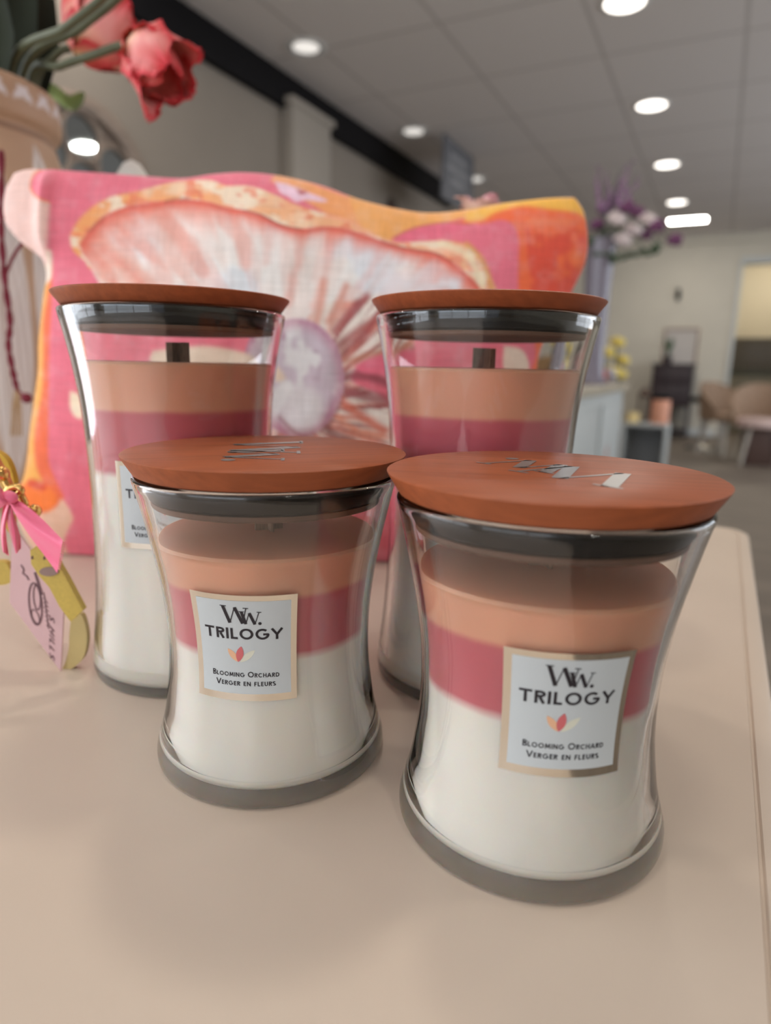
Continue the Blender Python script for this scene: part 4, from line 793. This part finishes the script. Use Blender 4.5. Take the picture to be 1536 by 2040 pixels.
for k, (a, b_) in enumerate([(1185, 480), (1285, 498), (1200, 500), (1320, 490), (1240, 505)]):
    t, rel = spray(a, b_, random.uniform(-.1, .1), 'green_sprig', fm3, 'green leafy sprig drooping from the tall grey vase', 'green sprigs in the grey vase')
    q = MB()
    for j in range(7): q.ball((rel.x * (1 - j * .06) + random.uniform(-.03, .03), rel.y * (1 - j * .06) + random.uniform(-.03, .03), rel.z - j * .004 + random.uniform(-.02, .02)), .022, 8, 5, (1, .6, .5))
    obj('leaves', q.me('sprig_leaves', 60), fm3, t)
for k, (a, b_) in enumerate([(1190, 330), (1212, 345), (1240, 335), (1258, 318), (1276, 345), (1230, 362)]):
    t, rel = spray(a, b_, random.uniform(-.1, .1), 'purple_spike', fm4, 'tall thin mauve flower spike rising from the grey vase', 'mauve spikes in the grey vase')
    q = MB()
    for j in range(9): f_ = 1 - j * .055; q.ball((rel.x * f_ + random.uniform(-.012, .012), rel.y * f_ + random.uniform(-.012, .012), rel.z * (f_ - .02)), .006 + .0011 * j, 7, 5)
    obj('florets', q.me('spike_florets', 60), fm4, t)
def small(name, label, cat, R, s, z, build, mm, grp=None):
    o = obj(name, build.me(name, 40), mm, loc=RSP(R, s, z), rot=ROT); tag(o, label, cat, grp); return o
small('gift_box', 'red box on the counter beside the foot of the grey vase', 'box', -.60, 3.80, CZ, MB().rbox(-.04, .04, -.05, .05, 0, .075), mat('red_box', L3(176, 66, 60), .5)); 
small('glass_jar', 'round silvery jar beside the red box on the counter', 'jar', -.575, 3.98, CZ, MB().lathe([(0, 0), (.04, 0), (.048, .02), (.048, .06), (.03, .075), (.03, .085), (0, .085)], 32), mat('silvery_glass', L3(170, 164, 168), .15, .3))
small('wicker_basket', 'tan basket behind the red box on the counter', 'basket', -.80, 4.0, CZ, MB().lathe([(0, 0), (.10, 0), (.13, .13), (.12, .13), (.095, .01), (0, .01)], 32), mat('tan_wicker', L3(172, 136, 96), .8, noise=60, amount=.3))
small('wood_block', 'brown wooden block at the end of the counter', 'box', -.70, 3.90, CZ, MB().rbox(-.045, .045, -.04, .04, 0, .11), mat('brown_block', L3(124, 104, 78), .7))
small('white_bowl', 'white glossy bowl on the counter behind the basket', 'bowl', -.98, 4.12, CZ, MB().lathe([(0, 0), (.05, 0), (.11, .22), (.105, .24), (.1, .22), (.045, .02), (0, .02)], 32), mat('white_glaze', L3(220, 206, 204), .2))
ym = mat('yellow_petals', L3(228, 206, 112), .7)
for k, (R, s, z) in enumerate([(-.76, 4.10, .20), (-.60, 4.05, .17), (-.70, 4.20, .11), (-.66, 4.02, .25), (-.54, 4.24, .13), (-.56, 4.13, .23), (-.80, 4.22, .27), (-.67, 4.24, .19), (-.55, 4.02, .06), (-.62, 4.13, .07), (-.535, 4.16, .05)]):
    t = thing('yellow_flower', 'yellow bloom in the bunch at the far end of the counter', 'flower', RSP(R, s, CZ), 0, 'yellow blooms on the counter'); obj('bloom', bl[0].copy(), ym, t, (0, 0, z)).scale = (1.05, 1.05, .95); obj('stem', MB().tube([(0, 0, 0), (0, 0, z - .02)], .006, 7).me('flower_stem', 60), fm3, t)
small('yellow_box', 'pale yellow carton on the counter, seen through the tall candle', 'box', -.93, 3.6, CZ, MB().rbox(-.035, .035, -.03, .03, 0, .20), mat('yellow_carton', L3(226, 204, 120), .5))
for k, (R, s) in enumerate([(-1.02, 3.5), (-1.10, 3.56), (-.98, 3.3)]):
    small('small_jar', ['red jar left of the pale yellow carton', 'brown jar behind the red jar on the counter', 'dark glass jar nearest on the counter, behind the tall candle'][k], 'jar', R, s, CZ, MB().lathe([(0, 0), (.03, 0), (.033, .01), (.033, .08), (.024, .09), (.024, .11), (0, .11)], 28), mat('jar_glaze', [L3(176, 70, 64), L3(150, 104, 84), L3(88, 84, 90)][k], .3))

# ------------------------------------------------------------------ far end of the room
t = thing('display_cube', 'low white open cube table at the end of the counter', 'table', RSP(-.55, 6.42, ZF), -YAW)
cubew = M['shaded_white_paint']
obj('top', MB().rbox(-.19, .19, -.19, .19, .42, .45, .003).me('cube_top', 30), cubew, t)
for xx in (-.19, .165): obj('side', MB().rbox(xx, xx + .025, -.19, .19, 0, .42, .003).me('cube_side', 30), cubew, t)
obj('back', MB().box(-.165, .165, .17, .19, 0, .42).me('cube_back', None), mat('grey_board', L3(150, 152, 154), .7), t)
CT = ZF + .45
small('pillar_candle', 'peach pillar candle with a black top on the low white cube', 'candle', -.445, 6.36, CT, MB().lathe([(0, 0), (.075, 0), (.078, .01), (.078, .2), (.07, .21), (0, .21)], 40), mat('peach_wax', L3(222, 158, 130), .5))
small('dark_lantern', 'dark brown lantern between the two candles on the low cube', 'lantern', -.60, 6.5, CT, MB().rbox(-.05, .05, -.05, .05, 0, .02).rbox(-.045, -.03, -.045, .045, .02, .22).rbox(.03, .045, -.045, .045, .02, .22).rbox(-.05, .05, -.05, .05, .22, .25).lathe([(.05, .25), (.02, .30), (0, .31)], 12), mat('lantern_brown', L3(86, 66, 54), .6))
small('yellow_candle', 'short pale yellow candle at the left of the low cube', 'candle', -.665, 6.34, CT, MB().lathe([(0, 0), (.055, 0), (.056, .075), (.05, .085), (0, .085)], 32), mat('yellow_wax', L3(236, 212, 150), .5))
small('candle_lid', 'black lid on top of the peach pillar candle', 'lid', -.445, 6.36, CT + .2102, MB().lathe([(0, 0), (.076, 0), (.078, .03), (.05, .045), (0, .048)], 32), M['black'])
dk = mat('dark_wood', L3(62, 50, 52), .45, noise=10, amount=.3, stretch=(1, 1, .2))
t = thing('dark_cabinet', 'dark brown upright cabinet against the far wall under the empty frame', 'cabinet', RSP(-.60, 10.30, ZF), -YAW)
obj('body', MB().rbox(-.26, .26, -.2, .2, .42, .98, .004).me('cabinet_body', 30), dk, t); obj('top', MB().rbox(-.28, .28, -.22, .22, .98, 1.01, .004).me('cabinet_top', 30), dk, t)
obj('shelf', MB().rbox(-.26, .26, -.2, .2, .06, .10, .004).me('cabinet_shelf', 30), dk, t)
for xx in (-.26, .22): obj('side', MB().rbox(xx, xx + .04, -.2, .2, 0, .419, .004).me('cabinet_side', 30), dk, t)
obj('drawer', MB().rbox(-.24, .24, -.214, -.2005, .74, .94, .004).me('cabinet_drawer', 30), dk, t); obj('door', MB().rbox(-.24, .24, -.214, -.2005, .45, .72, .004).me('cabinet_door', 30), dk, t)
t = thing('potted_plant', 'small green plant in a dark pot on the dark cabinet', 'plant', RSP(-.70, 10.30, ZF + 1.01), 0)
obj('pot', MB().lathe([(0, 0), (.05, 0), (.07, .1), (.065, .1), (.048, .01), (0, .01)], 28).me('pot', 40), dk, t)
q = MB()
for k in range(16): a = k * 2.4; q.tube([(0, 0, .08), (.03 * math.cos(a), .03 * math.sin(a), .22), (.07 * math.cos(a), .07 * math.sin(a), .30 + .08 * math.sin(k))], [.006, .012, .002], 6)
obj('leaves', q.me('plant_leaves', 60), mat('plant_green', L3(60, 92, 56), .6), t)
t = thing('picture_frame', 'thin brown picture frame on the far wall above the dark cabinet', 'picture frame', RSP(-.57, 10.6, .46), -YAW)
obj('frame', MB().rbox(-.23, .23, -.03, 0, .26, .285, .003).rbox(-.23, .23, -.03, 0, -.285, -.26, .003).rbox(-.23, -.205, -.03, 0, -.26, .26, .003).rbox(.205, .23, -.03, 0, -.26, .26, .003).me('frame_bars', 30), mat('thin_frame_wood', L3(160, 136, 120), .6), t)
obj('picture', MB().box(-.205, .205, -.012, -.001, -.26, .26).me('picture', None), mat('blank_picture', L3(206, 198, 190), .7), t)
o = obj('wall_hook', MB().ball((0, -.03, 0), .045, sc=(.7, .6, 1.6)).tube([(0, 0, .05), (0, -.04, .05), (0, -.05, .0)], .02, 8).ball((0, -.04, .07), .03).me('wall_hook', 60), M['black'], loc=RSP(-.67, 10.6, 1.19), rot=ROT); tag(o, 'small black wall sconce alone on the far wall', 'sconce')
t = thing('bar_stool', 'stool with a black seat and chrome pedestal near the far wall', 'stool', RSP(-.13, 8.8, ZF), 0); ch = mat('chrome', L3(200, 200, 200), .12, 1.0)
obj('seat', MB().lathe([(0, .55), (.17, .55), (.18, .57), (.17, .61), (0, .615)], 36).me('stool_seat', 50), M['black'], t); obj('pedestal', MB().lathe([(.025, .05), (.025, .549)], 20).me('stool_post', 60), ch, t); obj('base', MB().lathe([(0, 0), (.2, 0), (.2, .012), (.06, .04), (.026, .06), (0, .06)], 36).me('stool_base', 50), ch, t)
def chair(label, R, s, rz, shell, seatm, legm, panel=None):
    t = thing('tub_chair', label, 'chair', RSP(R, s, ZF), rz)
    q = MB(); n = 22; V = []; F = []
    for i in range(n + 1):
        a = math.radians(-20 + 220 * i / n); zt = .50 + .30 * math.sin(math.radians(180 * i / n)) ** .8
        for (r, z) in ((.27, .40), (.30, zt), (.275, zt + .004), (.245, .40)): V.append((r * math.cos(a), r * math.sin(a), z))
    for i in range(n):
        for k in range(4): F.append((i * 4 + k, i * 4 + (k + 1) % 4, (i + 1) * 4 + (k + 1) % 4, (i + 1) * 4 + k))
    F += [(0, 3, 2, 1), (n * 4, n * 4 + 1, n * 4 + 2, n * 4 + 3)]
    obj('backrest', mesh('chair_back', V, F, 40), shell, t); obj('seat', MB().lathe([(0, .38), (.24, .38), (.25, .40), (.24, .45), (.2, .465), (0, .47)], 32).me('chair_seat', 50), seatm, t)
    for a in (45, 135, 225, 315): ca, sa = math.cos(math.radians(a)), math.sin(math.radians(a)); obj('leg', MB().tube([(.17 * ca, .17 * sa, .385), (.25 * ca, .25 * sa, 0)], [.018, .012], 10).me('chair_leg', 60), legm, t)
    return t
wk = mat('chair_wicker', L3(168, 140, 116), .75, noise=50, amount=.3); pks = mat('pink_seat', L3(214, 188, 180), .8); wl = mat('pale_leg', L3(196, 188, 176), .5)
chair('wicker tub chair left of the pink-seated chair, near the far wall', .10, 8.3, .4, wk, wk, wl)
chair('tub chair with a pale pink seat at the right edge of the photo', .42, 7.6, -.3, wk, pks, wl)
tc_ = [o_ for o_ in bpy.data.objects if o_.name.startswith('tub_chair')][-1]; obj('pedestal', MB().rbox(-.13, .13, -.12, .12, 0, .38, .01).me('chair_pedestal', 30), mat('dark_brown_panel', L3(84, 62, 54), .6), tc_)
t = thing('service_counter', 'grey counter with a raised screen in the lit room beyond the opening', 'counter', RSP(.72, S1 + 1.3, ZF), -YAW)
obj('body', MB().rbox(-.8, .8, -.3, .3, 0, .95, .01).me('fridge_body', 30), mat('olive_grey', L3(150, 142, 122), .5), t); obj('screen', MB().rbox(-.8, .8, -.28, -.25, .951, 1.42, .004).me('fridge_screen', 30), mat('grey_screen', L3(112, 104, 92), .4), t); obj('rail', MB().rbox(-.8, .8, -.32, -.301, .86, .95, .004).me('fridge_rail', 30), mat('green_rail', L3(92, 92, 78), .5), t)
